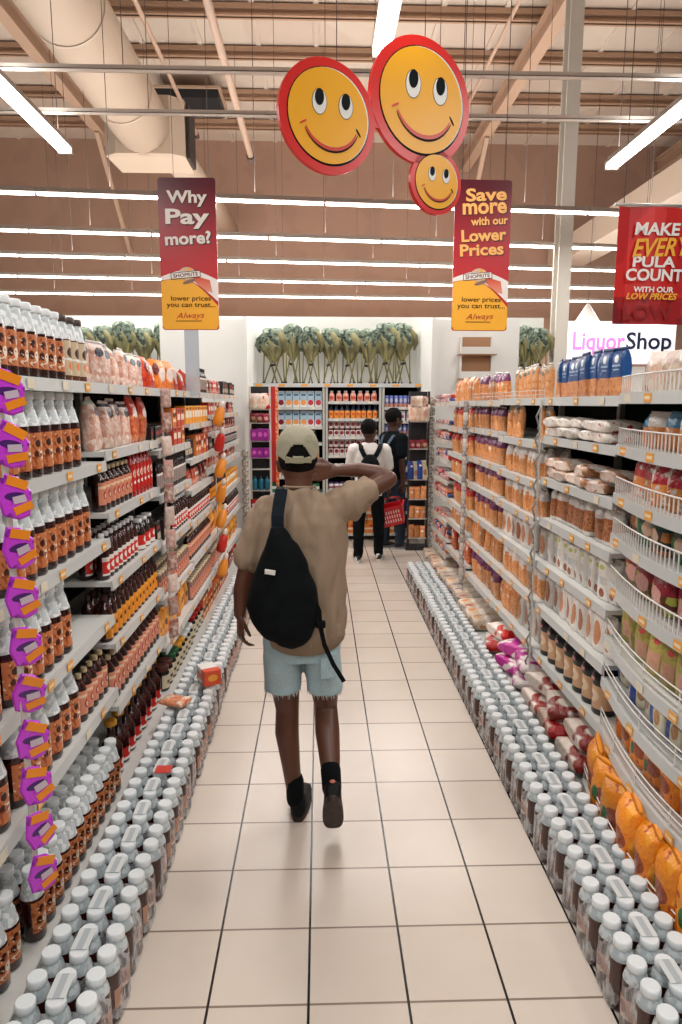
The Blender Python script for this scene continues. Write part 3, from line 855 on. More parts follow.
# ------------------------------------------------------------------ alcove shelving on the end wall
o = empty('end_wall_shelving', (.25, 9.1, 0))
tag(o, 'white drinks shelving across the far end of the aisle', 'shelving')
MB().box(-1.12, 1.12, .42, .44, 0, 2.08).build('back_panel', BACKP, o)
sh = MB().box(-1.2, 1.2, 0, .44, 2.08, 2.1).build('top_shelf', BOARD, o)
MB().box(-1.2, 1.2, -.012, 0, 2.06, 2.11).build('price_rail', RAIL, sh)
for k in range(8):
    t = MB().box(-.04, .04, -.0145, -.012, 2.07, 2.1).build('price_ticket', TICK, sh); t.location.x = -1.05 + k * .3
for xx in (-.93, -.2, -.16, .55, .59, 1.12):
    MB().box(xx - .015, xx + .015, 0, .04, 0, 2.07).build('upright', POST, o)
BS = {'a': (-.91, -.22, [1.80, 1.545, 1.33, 1.10, .88, .66, .4, .1]), 'b': (-.14, .53, [1.875, 1.65, 1.41, 1.165, .94, .7, .4, .1]), 'c': (.61, 1.1, [1.80, 1.62, 1.44, 1.30, 1.14, .97, .80, .62, .4, .1])}
for kk, (a, c, lv) in BS.items():
    for z in lv:
        sh = MB().box(a, c, .01, .42, z - .02, z).build('shelf', BOARD, o)
        MB().box(a, c, 0, .01, z - .035, z + .004).build('price_rail', RAIL, sh)
        for k in range(3):
            t = MB().box(-.03, .03, -.002, 0, z - .03, z).build('price_ticket', TICK2, sh); t.location.x = a + (c - a) * (k + .5) / 3
# white pillar boxes either side of the alcove
for nm, (a, c), lab in (('left', (-1.86, -.87), 'plain white panel between the sauce shelves and the drinks alcove'), ('right', (1.34, 2.36), 'plain white panel behind the pasta shelves beside the alcove')):
    o = MB().box(a, c, 8.2, 9.6, 0, 2.82).build('wall_panel_' + nm, WHITE)
    struct(o)
    e = c if nm == 'left' else a
    MB().box(e - .025, e + .025, 8.15, 8.2, 0, 2.84).build('trim', WHITE, o)
# low ledge carrying the chairs outside the alcove
for a, c, lab in ((-4.2, -1.86, 'white shelf top carrying folded chairs behind the sauce shelves'), (2.36, 3.1, 'white shelf top carrying folded chairs by the steel column')):
    o = MB().box(a, c, 9.1, 9.6, 2.0, 2.1).build('wall_shelf', BOARD)
    tag(o, lab, 'shelf')
    MB().box(a, c, 9.3, 9.6, 0, 2.0).build('back_panel', WHITE, o)

# ------------------------------------------------------------------ liquor shop sign and end things
o = empty('shop_sign', (5.23, 12, 2.9))
tag(o, 'glowing white sign with pink and navy liquor shop lettering', 'sign')
MB().box(-.97, .97, 0, .12, -.36, .36).build('light_box', mat('sign_glow', 'f4f4fa', emit='eef2ff', es=.25, rough=.4), o)
text('Liquor', 'pink_lettering', o, mat('sign_pink', 'f27cc8', emit='ff8ad8', es=.12), -.38, -.02, .92, .4, y=-.006, fat=.022)
text('Shop', 'navy_lettering', o, mat('sign_navy', '141c38'), .5, -.01, .8, .38, y=-.006, fat=.016)
struct(MB().box(3.4, 11, 12.15, 12.3, 0, 2.5).build('wall_liquor_front', WHITE))
o = MB().lathe([(.26, 3.5), (.25, 3.53), (.05, 3.85), (.02, 3.9)], 5.55, 14.4, 20).build('pendant_lamp', mat('pendant_white', 'efe9e4', rough=.4))
tag(o, 'white cone pendant hanging above the liquor shop sign', 'pendant lamp')
MB().tube([(5.55, 14.4, 3.9), (5.55, 14.4, 7.9)], .006, 5).build('cord', HANG, o)

# small cardboard ledge stand on the white panel
o = empty('display_stand', (1.84, 8.12, 0))
tag(o, 'small brown cardboard stand with two white ledges on the white panel', 'display stand')
CARD = mat('cardboard', 'a9805f', rough=.8)
MB().box(-.17, .17, .04, .06, 1.9, 2.62).build('back_board', CARD, o)
for z in (2.42, 2.14, 1.92):
    MB().box(-.22, .22, -.08, .06, z - .012, z).build('ledge', CARD, o)
    MB().box(-.19, .19, -.085, -.08, z, z + .08).build('ledge_front', WHITE, o)
for s in (-1, 1):
    MB().box(s * .18 - .008, s * .18 + .008, .0, .06, 1.9, 2.62).build('side_panel', WHITE, o)
# ------------------------------------------------------------------ filling the sauce side
def W(l, b_, side='sauce'):
    return '%s shelf, %s %s bay' % (ordn(l), ordn(b_), side)


XL = -.945
# first (partly seen) and second bays: juice bottles
for li, (key, z, rows) in enumerate((('juice', .91, 1), ('juice', .565, 1), ('juice_s', .09, 3))):
    run(key, -1, XL, 1.4 if li < 2 else 1.72, 1.98, z, W(li + 4, 1), rows)
run('juice_s', -1, XL, 2.02, 2.66, 1.93, W(1, 2), 1)
run('pale', -1, XL, 2.66, 2.9, 1.93, W(1, 2), 1)
run('juice', -1, XL, 2.02, 2.78, 1.60, W(2, 2), 2)
run('juice', -1, XL, 2.02, 2.84, 1.26, W(3, 2), 2)
run('juice', -1, XL, 2.02, 2.56, .91, W(4, 2), 2)
run('juice', -1, XL, 2.02, 2.6, .565, W(5, 2), 2)
run('pink', -1, XL, 2.62, 2.96, .565, W(5, 2), 1)
run('juice_s', -1, XL + .03, 2.02, 2.96, .09, W(6, 2), 4)
# third bay
run('nuts', -1, XL, 2.9, 3.9, 1.93, W(1, 3), 1)
run('nuts', -1, XL, 3.0, 3.62, 1.64, W(2, 3), 1, zs=1.2)
run('rednut', -1, XL, 3.64, 3.92, 1.64, W(2, 3), 1)
run('pink', -1, XL, 3.0, 3.5, 1.37, W(3, 3), 1)
run('redb', -1, XL, 3.5, 3.93, 1.37, W(3, 3), 1)
run('chut', -1, XL, 3.0, 3.55, 1.06, W(4, 3), 2)
run('blk', -1, XL, 3.62, 3.93, 1.06, W(4, 3), 1)
run('must', -1, XL, 3.0, 3.93, .77, W(5, 3), 2)
run('pink', -1, XL, 3.0, 3.93, .47, W(6, 3), 2, zs=1.15)
run('ycap', -1, XL, 3.02, 3.93, .09, W(7, 3), 1)
# fourth bay
run('bulk', -1, XL, 4.0, 4.9, 1.93, W(1, 4), 1)
run('dkbox', -1, XL, 3.98, 4.5, 1.575, W(2, 4), 1, stack=1)
run('obox', -1, XL, 4.5, 4.9, 1.575, W(2, 4), 1, stack=2, sh=.122)
run('slim', -1, XL, 4.05, 4.9, 1.31, W(3, 4), 1)
run('dkbox', -1, XL, 4.0, 4.45, 1.01, W(4, 4), 1)
run('chut', -1, XL, 4.45, 4.9, 1.01, W(4, 4), 1)
run('beigeb', -1, XL, 4.0, 4.9, .685, W(5, 4), 2)
run('orap', -1, XL, 4.0, 4.9, .39, W(6, 4), 1, zs=1.1)
for j, kk in enumerate(('jb', 'jb', 'jg', 'jg', 'jy', 'jy', 'jw', 'jw', 'jw')):
    a = 4.0 + j * .1
    run(kk, -1, XL + .01, a, a + .1, .09, W(7, 4), 2, zs=.95, count0=j)
# fifth bay
run('bulk', -1, XL, 4.95, 5.35, 1.93, W(1, 5), 1, sc=.85)
run('ybox', -1, XL, 5.35, 5.6, 1.93, W(1, 5), 1)
run('slim', -1, XL, 5.6, 5.9, 1.93, W(1, 5), 1)
run('ybox', -1, XL, 4.95, 5.9, 1.70, W(2, 5), 1)
run('dkbox', -1, XL, 4.95, 5.3, 1.445, W(3, 5), 1)
run('obox', -1, XL, 5.3, 5.9, 1.445, W(3, 5), 1, zs=1.3)
run('redp', -1, XL, 4.95, 5.9, 1.22, W(4, 5), 1)
run('chut', -1, XL, 4.95, 5.9, .98, W(5, 5), 1)
run('pink', -1, XL, 4.95, 5.9, .70, W(6, 5), 1)
run('beigeb', -1, XL, 4.95, 5.9, .39, W(7, 5), 2)
run('jr', -1, XL, 4.95, 5.4, .09, W(8, 5), 1)
run('obox', -1, XL, 5.4, 5.9, .09, W(8, 5), 1, stack=2, sh=.122)
# sixth and seventh bays
mix = {6: ['redp', 'obox', 'redp', 'dkbox', 'redp', 'must', 'orap', 'beigeb', 'obox'], 7: ['dkbox', 'redp', 'redp', 'slim', 'redp', 'ybox', 'chut', 'orap', 'redp']}
tall_ = {'must', 'slim', 'chut', 'orap', 'beigeb'}
for bi, y0 in ((6, 5.95), (7, 6.98)):
    for li, z in enumerate([1.93, 1.75, 1.59, 1.44, 1.29, 1.0, .7, .4, .09]):
        key = mix[bi][li]
        zz = None
        if li in (1, 2, 3):
            zz = .95 if key == 'redp' else (.8 if key in ('dkbox', 'obox') else .6)
            if li == 1:
                zz = .9
        if key in ('slim', 'must', 'chut') and li in (1, 2, 3, 4):
            zz = .6
        run(key, -1, XL, y0, y0 + .95, z, W(li + 1, bi), 1, zs=zz)
# mayonnaise jar close by
mj = MB().lathe([(.06, 0), (.068, .01), (.068, .15), (.06, .19), (.048, .21)], n=28).build('mayonnaise_jar', mat('mayo', 'e9dcc0', rough=.25))
MB().lathe([(.056, .2), (.058, .205), (.058, .245), (.053, .255)], n=28).build('lid', mat('lid_deepgreen', '0e4a3a', rough=.35), mj)
MB().lathe([(.0688, .05), (.0688, .14)], n=15, a0=-PI / 2 - 1.4, a1=-PI / 2 + 1.4, cap=False).build('label', mat('mayo_label', 'e6e0cc', [('z', .115, .14, '12503c'), ('z', .05, .06, '12503c'), ('e', 0, .088, .036, .018, '8c2c2c'), ('e', 0, .088, .03, .013, 'e9e0d0')], rough=.4), mj)
tag(mj, 'cream mayonnaise jar with dark green lid standing on the base shelf', 'jar')
mj.location = (-.985, 1.66, .09); mj.rotation_euler.z = PI / 2 - .3
mj.scale = (1.25, 1.25, 1.25)

# ------------------------------------------------------------------ filling the pasta side
XR = 1.262


def WP(l, b_):
    return W(l, b_, 'pasta')


A = RL[0]
run('wlie', 1, XR, 3.0, 3.78, A[1], WP(2, 1), 1, stack=2, sh=.05)
run('blue', 1, XR, 2.98, 3.78, A[0], WP(1, 1), 1)
run('blie', 1, XR, 2.88, 3.78, A[2], WP(3, 1), 1, stack=2, sh=.055)
run('brnut', 1, XR, 2.88, 3.78, A[3], WP(4, 1), 2, sc=.95)
run('wgrn', 1, XR, 2.88, 3.78, A[4], WP(5, 1), 2, sc=.95)
run('brbag', 1, XR, 2.88, 3.78, A[5], WP(6, 1), 2)
run('btop', 1, XR, 2.9, 3.78, A[6], WP(7, 1), 1)
B_ = RL[1]
run('tall', 1, XR + .05, 3.86, 4.72, B_[0], WP(1, 2), 1, sc=.8)
run('tall', 1, XR, 3.84, 4.05, B_[1], WP(2, 2), 1, sc=.82)
run('tall', 1, XR, 4.4, 4.7, B_[1], WP(2, 2), 1, sc=.82, count0=2)
run('pwhi', 1, XR, 3.84, 4.72, B_[2], WP(3, 2), 2, sc=.98)
run('pwhi', 1, XR, 3.84, 4.72, B_[3], WP(4, 2), 2, sc=.95)
run('brbag', 1, XR, 3.84, 4.72, B_[4], WP(5, 2), 2)
run('pwhi', 1, XR, 3.84, 4.72, B_[5], WP(6, 2), 2, zs=1.05)
run('brbag', 1, XR, 3.84, 4.3, B_[6], WP(7, 2), 1)
run('pora', 1, XR, 4.3, 4.72, B_[6], WP(7, 2), 1)
C_ = RL[2]
for li, (key, sc) in enumerate((('ppur', 1), ('ppur', .9), ('ppur', 1), ('ppur', .95), ('ppur', 1), ('pora', 1), ('ppur', 1.1))):
    run(key, 1, XR, 4.8, 5.67, C_[li], WP(li + 1, 3), 1 if li < 2 else 2, sc=sc)
D_ = RL[3]
for li, (key, sc) in enumerate((('pora', 1), ('pred', .95), ('pred', 1), ('pred', .9), ('pred', .95), ('pora', .9), ('rednut', .85))):
    run(key, 1, XR, 5.75, 6.6, D_[li], WP(li + 1, 4), 1, sc=sc)
E_ = RL[4]
for li in range(9):
    run('rlie', 1, XR, 6.68, 7.5, E_[li], WP(li + 1, 5), 1, stack=1 if li in (1, 6) else 2, sh=.04)
# loaves and sacks on the base shelves
run('blo', 1, 1.16, 4.9, 7.5, .14, 'base shelf behind floor bottles', 1)


def sack(key, x, y, z, rz, lab, tilt=0, sc=1):
    o = put(key, x, y, z, rz, lab, sc, .12)
    o['group'] = 'large sacks on the base shelf'
    o.rotation_euler.y = tilt
    return o


for i, (key, y) in enumerate((('big', 2.98), ('big', 3.28), ('big', 3.58), ('mag', 3.9), ('mag', 4.16), ('big', 4.5))):
    lab = {'big': 'large white and red sack slumped on the base shelf', 'mag': 'magenta and white sack slumped on the base shelf'}[key]
    for s_ in (0, 1):
        sack(key, 1.35 + .03 * s_, y + .02 * s_, .145 + .095 * s_, -PI / 2, '%s, %s from the curved unit, %s' % (lab, ordn(i + 1), ('lower', 'upper')[s_]), sc=.92)

# curved unit
pos = lambda a, d: (CURV(a) + .03 + d, a)
cu = ['wbag', 'mixb', 'rbag', 'gbag', 'dbag', 'oil', 'milk', 'maize', 'maize']
scs = [1, 1.05, 1, 1.0, 1.15, 1.1, .95, .8, 1.0]
for li, (key, sc) in enumerate(zip(cu, scs)):
    run(key, 1, 0, 1.62, 2.8, CL[li], '%s shelf, curved unit' % ordn(li + 1), 1 if li < 7 else 2, sc=sc, pos=pos, jit=.12)
for i in range(8):
    yy = 1.72 + i * .142
    o = put('maize', CURV(yy) + .0, yy, .162, -PI / 2, 'orange maize bag, %s from near end, front of the base shelf, curved unit' % ordn(i + 1), RND.uniform(.9, 1.05), .1)
    o['group'] = 'orange maize bags, front of the base shelf, curved unit'

# ------------------------------------------------------------------ far alcove drinks (x0..x1 in the world)
def far(key, xa, xb, z, l, sec, **kw):
    run(key, 0, 9.12, xa + .25, xb + .25, z, '%s shelf, %s alcove' % (ordn(l), sec), **kw)


z = BS['a'][2]
for li, ks in ((0, ('cb1', 'cb2', 'cb3')), (1, ('cb1', 'cb2', 'cb3'))):
    w = .69 / 7
    for j, (kk, n0, n1) in enumerate(((ks[0], 0, 2), (ks[1], 2, 5), (ks[2], 5, 7))):
        far(kk, -.91 + w * n0, -.91 + w * n1, z[li], li + 1, 'carton', count0=n0)
far('gor', -.91, -.3, z[2], 3, 'carton'); far('gor', -.91, -.25, z[3], 4, 'carton')
far('obk2', -.91, -.25, z[4], 5, 'carton'); far('grn', -.91, -.25, z[5], 6, 'carton'); far('vio', -.91, -.25, z[6], 7, 'carton'); far('opk', -.91, -.25, z[7], 8, 'carton')
z = BS['b'][2]
far('pkj', -.14, .52, z[0], 1, 'middle'); far('obk', -.14, .52, z[1], 2, 'middle')
far('rbk', -.14, .52, z[2], 3, 'middle', stack=2, sh=.112)
far('rbk', -.14, .52, z[3], 4, 'middle', stack=2, sh=.112); far('obk2', -.14, .52, z[4], 5, 'middle'); far('vbk', -.14, .52, z[5], 6, 'middle')
far('opk', -.14, .52, z[6], 7, 'middle', stack=2, sh=.13); far('opk', -.14, .52, z[7], 8, 'middle', stack=2, sh=.132)
z = BS['c'][2]
for li, kk in enumerate(('can', 'whp', 'can', 'nav', 'nav', 'whp', 'can', 'obk2', 'nav', 'opk')):
    far(kk, .61, 1.1, z[li], li + 1, 'can', zs=1 if li in (0, 1, 3, 7, 8, 9) else .85)

# ------------------------------------------------------------------ shrink wrapped drink packs along both shelf feet
PB = mat('drink_brown', '3d1a16', [('n', 9, .62, '52261f')], rough=.14, coat=.3)
PN = mat('drink_neck', 'aeb8bc', [('n', 40, .5, 'c8d0d2')], rough=.25)
PC = mat('drink_cap', 'e8edef', rough=.35)
PL = mat('drink_label', 'b98a74', [('e', 0, .09, .014, .02, '7a3426'), ('r', 0, .06, .02, .006, 'e0c8b6')], rough=.4)


def film_mat():
    N = Nodes('shrink_film')
    N.b.inputs['Base Color'].default_value = lin('e6e8ea')
    N.b.inputs['Roughness'].default_value = .12
    N.b.inputs['Specular IOR Level'].default_value = .8
    tc = N.n('ShaderNodeTexCoord')
    mp = N.n('ShaderNodeMapping'); mp.inputs['Scale'].default_value = (1, 1, .35)
    N.l(tc.outputs['Object'], mp.inputs[0])
    t = N.n('ShaderNodeTexNoise'); t.inputs['Scale'].default_value = 38; t.inputs['Detail'].default_value = 3
    N.l(mp.outputs[0], t.inputs['Vector'])
    bm = N.n('ShaderNodeBump'); bm.inputs['Strength'].default_value = .7; bm.inputs['Distance'].default_value = .02
    N.l(t.outputs[0], bm.inputs['Height']); N.l(bm.outputs[0], N.b.inputs['Normal'])
    mr = N.n('ShaderNodeMapRange'); N.l(t.outputs[0], mr.inputs[0])
    mr.inputs[1].default_value = .45; mr.inputs[2].default_value = .75; mr.inputs[3].default_value = .2; mr.inputs[4].default_value = .75
    N.l(mr.outputs[0], N.b.inputs['Alpha'])
    return N.m


FILM = film_mat()


def make_pack():
    o = empty('drink_six_pack')
    tag(o, 'pack', 'drink pack')
    r, h, p = .0375, .235, .083
    proto = None
    for ix in range(3):
        for iy in range(2):
            x_, y_ = (ix - 1) * p, (iy - .5) * p
            if proto is None:
                b = MB()
                b.lathe([(r * .9, 0), (r, .012), (r * .93, .05), (r, .09), (r, .15), (r * .98, .172), (r * .88, .19), (r * .7, .2), (r * .66, .212)], n=14, mis=[0, 0, 0, 0, 0, 1, 1, 1])
                proto = b.build('bottle', [PB, PN], o)
                c = MB().lathe([(r * .7, .206), (r * .75, .209), (r * .75, .228), (r * .66, .233)], n=14).build('cap', PC, proto)
                l = MB().lathe([(r * .99, .055), (r * 1.01, .09), (r * 1.01, .12)], n=8, a0=-PI / 2 - 1.0, a1=-PI / 2 + 1.0, cap=False).build('label', PL, proto)
                proto.location = (x_, y_, 0)
                proto.rotation_euler.z = RND.uniform(0, 6)
            else:
                q = proto.copy(); COL.objects.link(q); q.parent = o; q.location = (x_, y_, 0); q.rotation_euler.z = RND.uniform(0, 6)
                for ch in (c, l):
                    e = ch.copy(); COL.objects.link(e); e.parent = q
    # film
    def ring(ex, z, dent=0):
        W_, D_ = p + r + ex, p / 2 + r + ex
        out = []
        n = 40
        for i in range(n):
            a = 2 * PI * i / n
            c, s = math.cos(a), math.sin(a)
            x_ = W_ * math.copysign(abs(c) ** .45, c); y_ = D_ * math.copysign(abs(s) ** .45, s)
            w = 1 - dent * (.5 + .5 * math.cos(x_ / p * 2 * PI + PI)) * (abs(s) > .5)
            out.append((x_, y_ * w, z))
        return out
    MB().loft([ring(.0015, .004), ring(.003, .03), ring(.002, .09, .04), ring(.0015, .15, .06), ring(-.012, .18, .08), ring(-.022, .2, .1)], cap=False).build('shrink_film', FILM, o)
    # carrying tape across the two middle caps
    MB().cbox(-.026, .026, -.042, .042, .2345, .2365, .001).build('carry_tape', mat('carry_tape', 'd8dcdc', [('r', 0, .238, .01, .01, 'b4bcc0')], rough=.4), o)
    return o


pk = make_pack()
kids = tree(pk)
first = True
for side, x, n, nm in ((-1, -.727, 39, 'sauce'), (1, 1.012, 33, 'pasta')):
    for i in range(n):
        q = pk if first else dup(pk, kids, None, 0)
        first = False
        y = 1.36 + i * .1695
        q.location = (x + RND.uniform(-.006, .006), y, 0)
        q.rotation_euler.z = RND.uniform(-.03, .03) + (PI if RND.random() < .5 else 0)
        q['label'] = 'shrink wrapped drink six pack, %s along the %s side floor row' % (ordn(i + 1), nm)
        q['category'] = 'drink pack'
        q['group'] = 'six packs along the %s side floor row' % nm
# things left on top of the packs
o = MB().cbox(-.05, .05, -.07, .07, 0, .09, .003).build('food_carton', mat('whitebox', 'f0efec', [('z', .02, .06, 'e8722c'), ('e', 0, .04, .03, .014, 'f4b43c')], rough=.4))
tag(o, 'white and orange carton lying on top of the floor bottles', 'carton')
o.location = (-.655, 3.8, .242); o.rotation_euler.z = .5
MB().cbox(-.051, .051, -.071, -.02, -.0005, .0905, .003).build('printed_band', mat('boxband', 'e0512c', [('e', 0, .045, .03, .02, 'f4a43c')], rough=.4), o)
o = bag('snack_packet', .11, .15, .035, food('odd', 'e2875c', 'd96a44', 'e8b48a', 1, 2, 30, spots=[('n', 22, .58, 'e9dccc')]), None, 300, lie=True)
tag(o, 'small orange snack packet dropped on the floor bottles', 'packet')
o.location = (-.79, 3.5, .241); o.rotation_euler.z = 1.2
o = MB().box(-.035, .035, -.03, .03, 0, .002).build('price_card', mat('redcard', 'd63a2c', rough=.4))
tag(o, 'small red card lying on the floor bottle caps', 'card')
o.location = (-.7, 2.83, .242)
# ------------------------------------------------------------------ hanging clip strips
def clip_strip(name, x, y, z0, z1, n, item, lab, sw=.035, plastic='c9c4bc'):
    o = empty(name, (x, y, z0))
    tag(o, lab, 'clip strip')
    MB().box(-.002, .002, -sw / 2, sw / 2, z1 - z0, 0.0).build('hanging_strip', mat('strip_' + plastic, plastic, rough=.35), o)
    for i in range(n):
        z = (z1 - z0) * (i + .7) / n
        it = item(i)
        it.parent = o
        it.location = (it.location.x, it.location.y, z)
    return o


MAG = mat('sachet_magenta', 'c83cd6', [('n', 30, .62, '8f1fa6'), ('e', .0, .0, .03, .012, '4a1c6a')], rough=.25, bump=.4)
ORS = mat('sachet_orange', 'ee8c1e', [('r', 0, 0, .02, .004, 'f4d9b0')], rough=.3)
SIL = mat('sachet_silver', 'c9b6c4', rough=.3)


def sachet(i):
    w, h = .095, .13
    b = MB()
    pts = [(-w * .5, 0), (-w * .3, h * .5), (w * .12, h * .42), (w * .5, h * .1), (w * .42, -h * .42), (w * .1, -h * .5), (-w * .36, -h * .4)]
    b.loft([[(q[0] * .9, -.006, q[1] * .9) for q in pts], [(q[0], 0, q[1]) for q in pts], [(q[0] * .9, .006, q[1] * .9) for q in pts]], 0, False)
    o = b.build('sachet', MAG)
    k1 = MB().box(-.036, .022, -.0085, -.0065, .024, .05, M=Matrix.Rotation(.35, 4, 'Y')).build('orange_band', ORS, o)
    MB().box(-.02, .034, -.0085, -.0065, -.048, -.026, M=Matrix.Rotation(-.35, 4, 'Y')).build('orange_band', ORS, o)
    MB().box(-.01, .026, -.0085, -.0065, -.02, .0, M=Matrix.Rotation(-.2, 4, 'Y')).build('silver_print', SIL, o)
    o.rotation_euler = (RND.uniform(-.15, .15), RND.uniform(-.2, .2), PI / 2 - .75 + RND.uniform(-.2, .2))
    o.location = (.02, 0, 0)
    return o


clip_strip('sachet_strip', -.855, 1.87, 1.98, .42, 11, sachet, 'long strip of magenta and orange sachets hanging by the juice bottles')


def spice(i):
    c = ('b58a80', '8c5a50', 'c7b2a8')[i % 3]
    o = bag('spice_bag', .07, .11, .025, food('spice%s' % c, c, c, 'd8c4b8', .11, .8, 60), None, 400 + i)
    o.location = (.02, RND.uniform(-.01, .01), 0); o.rotation_euler = (0, 0, PI / 2 - .6)
    return o


clip_strip('spice_strip', -.9, 3.96, 1.92, .42, 11, spice, 'strip of small pinkish spice bags hanging by the black jars')


def toy(i):
    c, cc = (('f0962c', 'e9e2da'), ('c9281e', 'e9e2da'))[1 if i in (1, 5) else 0]
    o = MB().lathe([(.01, -.07), (.03, -.06), (.034, -.02), (.026, .04), (.014, .06)], n=12).build('squeeze_bottle', mat('sq' + c, c, rough=.3))
    MB().lathe([(.016, .055), (.016, .085), (.006, .1)], n=10).build('cap', mat('sqc', cc, rough=.35), o)
    o.location = (.04, 0, 0); o.rotation_euler = (RND.uniform(-.3, .3), .25, 0); o.scale = (1.3, 1.3, 1.3)
    return o


clip_strip('squeeze_bottle_strip', -.9, 5.9, 1.9, .35, 7, toy, 'strip of orange and red squeeze bottles hanging from the sauce shelves')


def coil(i):
    o = MB().lathe([(.02, -.05), (.04, -.035), (.04, .03), (.02, .05)], n=10).build('pot', mat('coil', 'c5c0b4', [('n', 50, .5, '8a857c')], rough=.4))
    o.location = (.02, 0, 0)
    return o


clip_strip('pot_strip', -.89, 7.93, 1.35, .15, 11, coil, 'strip of small grey pots hanging at the alcove end of the sauces')


def wrap(i):
    c = ('9a8f86', 'b9aca0', '6f665f')[i % 3]
    o = bag('small_packet', .05, .09, .02, food('wrap' + c, c, c, 'd9d2cc', .09, .9, 60), None, 430 + i)
    o.location = (-.015, 0, 0); o.rotation_euler = (0, 0, -PI / 2 + .6)
    return o


def hook(i):
    o = MB().tube([(0, 0, .05), (-.02, .01, 0), (0, .02, -.05), (-.01, 0, -.07)], .006, 6).build('cable_loop', mat('loop', '8f8a84', rough=.4))
    return o


clip_strip('wire_strip', 1.235, 3.81, 1.87, .3, 12, hook, 'thin grey strip of wire loops hanging between white packets', sw=.03)
clip_strip('packet_strip', 1.235, 5.71, 1.83, .2, 22, wrap, 'dense strip of tiny grey packets between purple and red pasta bags', sw=.03)
clip_strip('grey_pot_strip', 1.215, 7.58, 1.95, .2, 16, lambda i: coil(i), 'strip of small grey pots at the alcove end of the pasta')
# tubes on top shelf of second pasta bay: wire fence
for (ya, yb, lab) in ((3.84, 4.73, 'low wire fence holding the tall pasta bags on the top shelf'), (4.77, 5.66, 'low wire fence holding purple topped bags on the top shelf')):
    f = MB()
    for zz in (1.9, 1.925):
        f.tube([(1.262, ya, zz), (1.262, yb, zz)], .003, 6)
    for k in range(12):
        yy = ya + (yb - ya) * k / 11
        f.box(1.26, 1.264, yy - .002, yy + .002, 1.872, 1.927)
    o = f.build('shelf_fence', mat('fence_pink', 'd9c4b8', rough=.3)); tag(o, lab, 'wire fence')

# ------------------------------------------------------------------ side racks at the alcove mouth
def rack(x0, x1, y, z0, z1, lab, tiers, post='2a2a2c'):
    o = empty('side_rack', ((x0 + x1) / 2, y, 0))
    tag(o, lab, 'display rack')
    h = (x1 - x0) / 2
    PM = mat('rack_' + post, post, rough=.4)
    for s in (-1, 1):
        MB().box(s * h - .012, s * h + .012, -.012, .012, z0 - .1, z1).build('upright', PM, o)
    MB().box(-h, h, .1, .115, z0, z1).build('back_panel', mat('rack_back', '1c1e20', rough=.6), o)
    for z in tiers:
        sh = MB().box(-h, h, -.02, .1, z - .012, z).build('shelf', BOARD, o)
    MB().box(-h - .03, h + .03, -.05, .14, z0 - .12, z0 - .08).build('base', PM, o)
    if z0 > .5:
        MB().box(-h - .03, h + .03, -.05, .14, 0, z0 - .1).build('plinth', PM, o)
    return o


rack(.985, 1.19, 7.5, .34, 1.98, 'black framed rack of hanging snack packets at the alcove mouth', (1.815, 1.66, 1.36, 1.02, .80, .58, .36))


def rk(key_, items, x0, x1, y, z, nm, sc):
    n = items
    zz = {'wbag': 1.6, 'dbag': 1.25, 'vio': 1.15, 'rednut': 1.1, 'redp': 1.2, 'oben': 1.0}.get(key_, 1.0)
    if K[key_]['cat'] != 'pouch':
        n = 3; sc = sc * .8
    for i in range(n):
        xx = x0 + (x1 - x0) * (i + .5) / n
        o = put(key_, xx, y, z, 0, '%s, %s from the aisle, %s' % (K[key_]['desc'], ordn(i + 1), nm), sc, .1, sc * zz)
        o['group'] = K[key_]['plural'] + ', ' + nm


for key_, z, sc, t, n in (('wbag', 1.66, .9, 'top tier, black framed rack', 2), ('dbag', 1.36, .7, 'second tier, black framed rack', 2), ('milk', 1.02, 1.1, 'third tier, black framed rack', 2),
                          ('pora', .80, .9, 'fourth tier, black framed rack', 2), ('pora', .58, .9, 'fifth tier, black framed rack', 2), ('pora', .36, .9, 'bottom tier, black framed rack', 2)):
    rk(key_, n, .99, 1.18, 7.49, z, t, sc)
for z, sc, key_ in ((1.816, .8, 'wbag'), ):
    rk(key_, 2, .99, 1.18, 7.47, z, 'raised top tier, black rack', .6)
rack(-.84, -.6, 8.3, .12, 2.05, 'dark rack of pink and purple packets beside the alcove cartons', (1.78, 1.62, 1.4, 1.2, 1.06, .8, .5, .16), 'd8d4cc')
for key_, z, sc, t in (('wbag', 1.78, .95, 'top tier, pink packet rack'), ('dbag', 1.625, .8, 'second tier, pink packet rack'), ('vio', 1.405, 1.0, 'third tier, pink packet rack'), ('vio', 1.2, .9, 'fourth tier, pink packet rack'),
                       ('oben', .805, 1.1, 'fifth tier, pink packet rack'), ('redp', .505, 1.6, 'sixth tier, pink packet rack'), ('rednut', .17, .9, 'bottom tier, pink packet rack')):
    rk(key_, 2, -.83, -.61, 8.28, z, t, sc)
o = MB().box(-.6, -.53, 8.3, 8.34, .9, 2.05).build('red_standee', mat('promo_red', 'c22a26', rough=.4))
tag(o, 'narrow red panel standing beside the blue juice cartons', 'panel')
MB().box(-.535, -.5, 8.29, 8.31, .5, 2.04).build('orange_strip', mat('promo_orange', 'e8b08c', [('n', 40, .5, 'e2632c')], rough=.4), o)
# ------------------------------------------------------------------ smiling faces board
PSI = math.radians(26)
o = empty('smiley_board', (.484, 3.5, 3.27), PSI)
tag(o, 'hanging board of three yellow smiling faces with red rims', 'hanging sign')
SR = mat('smiley_red', 'e3231c', rough=.3)
SY = mat('smiley_yellow', 'ffb410', rough=.35)
SK = mat('smiley_black', '080d10', rough=.5, spec=.15)
SW = mat('smiley_white', 'f4f1ec', rough=.35)
SM = mat('smiley_mouth', 'd8391c', rough=.35)


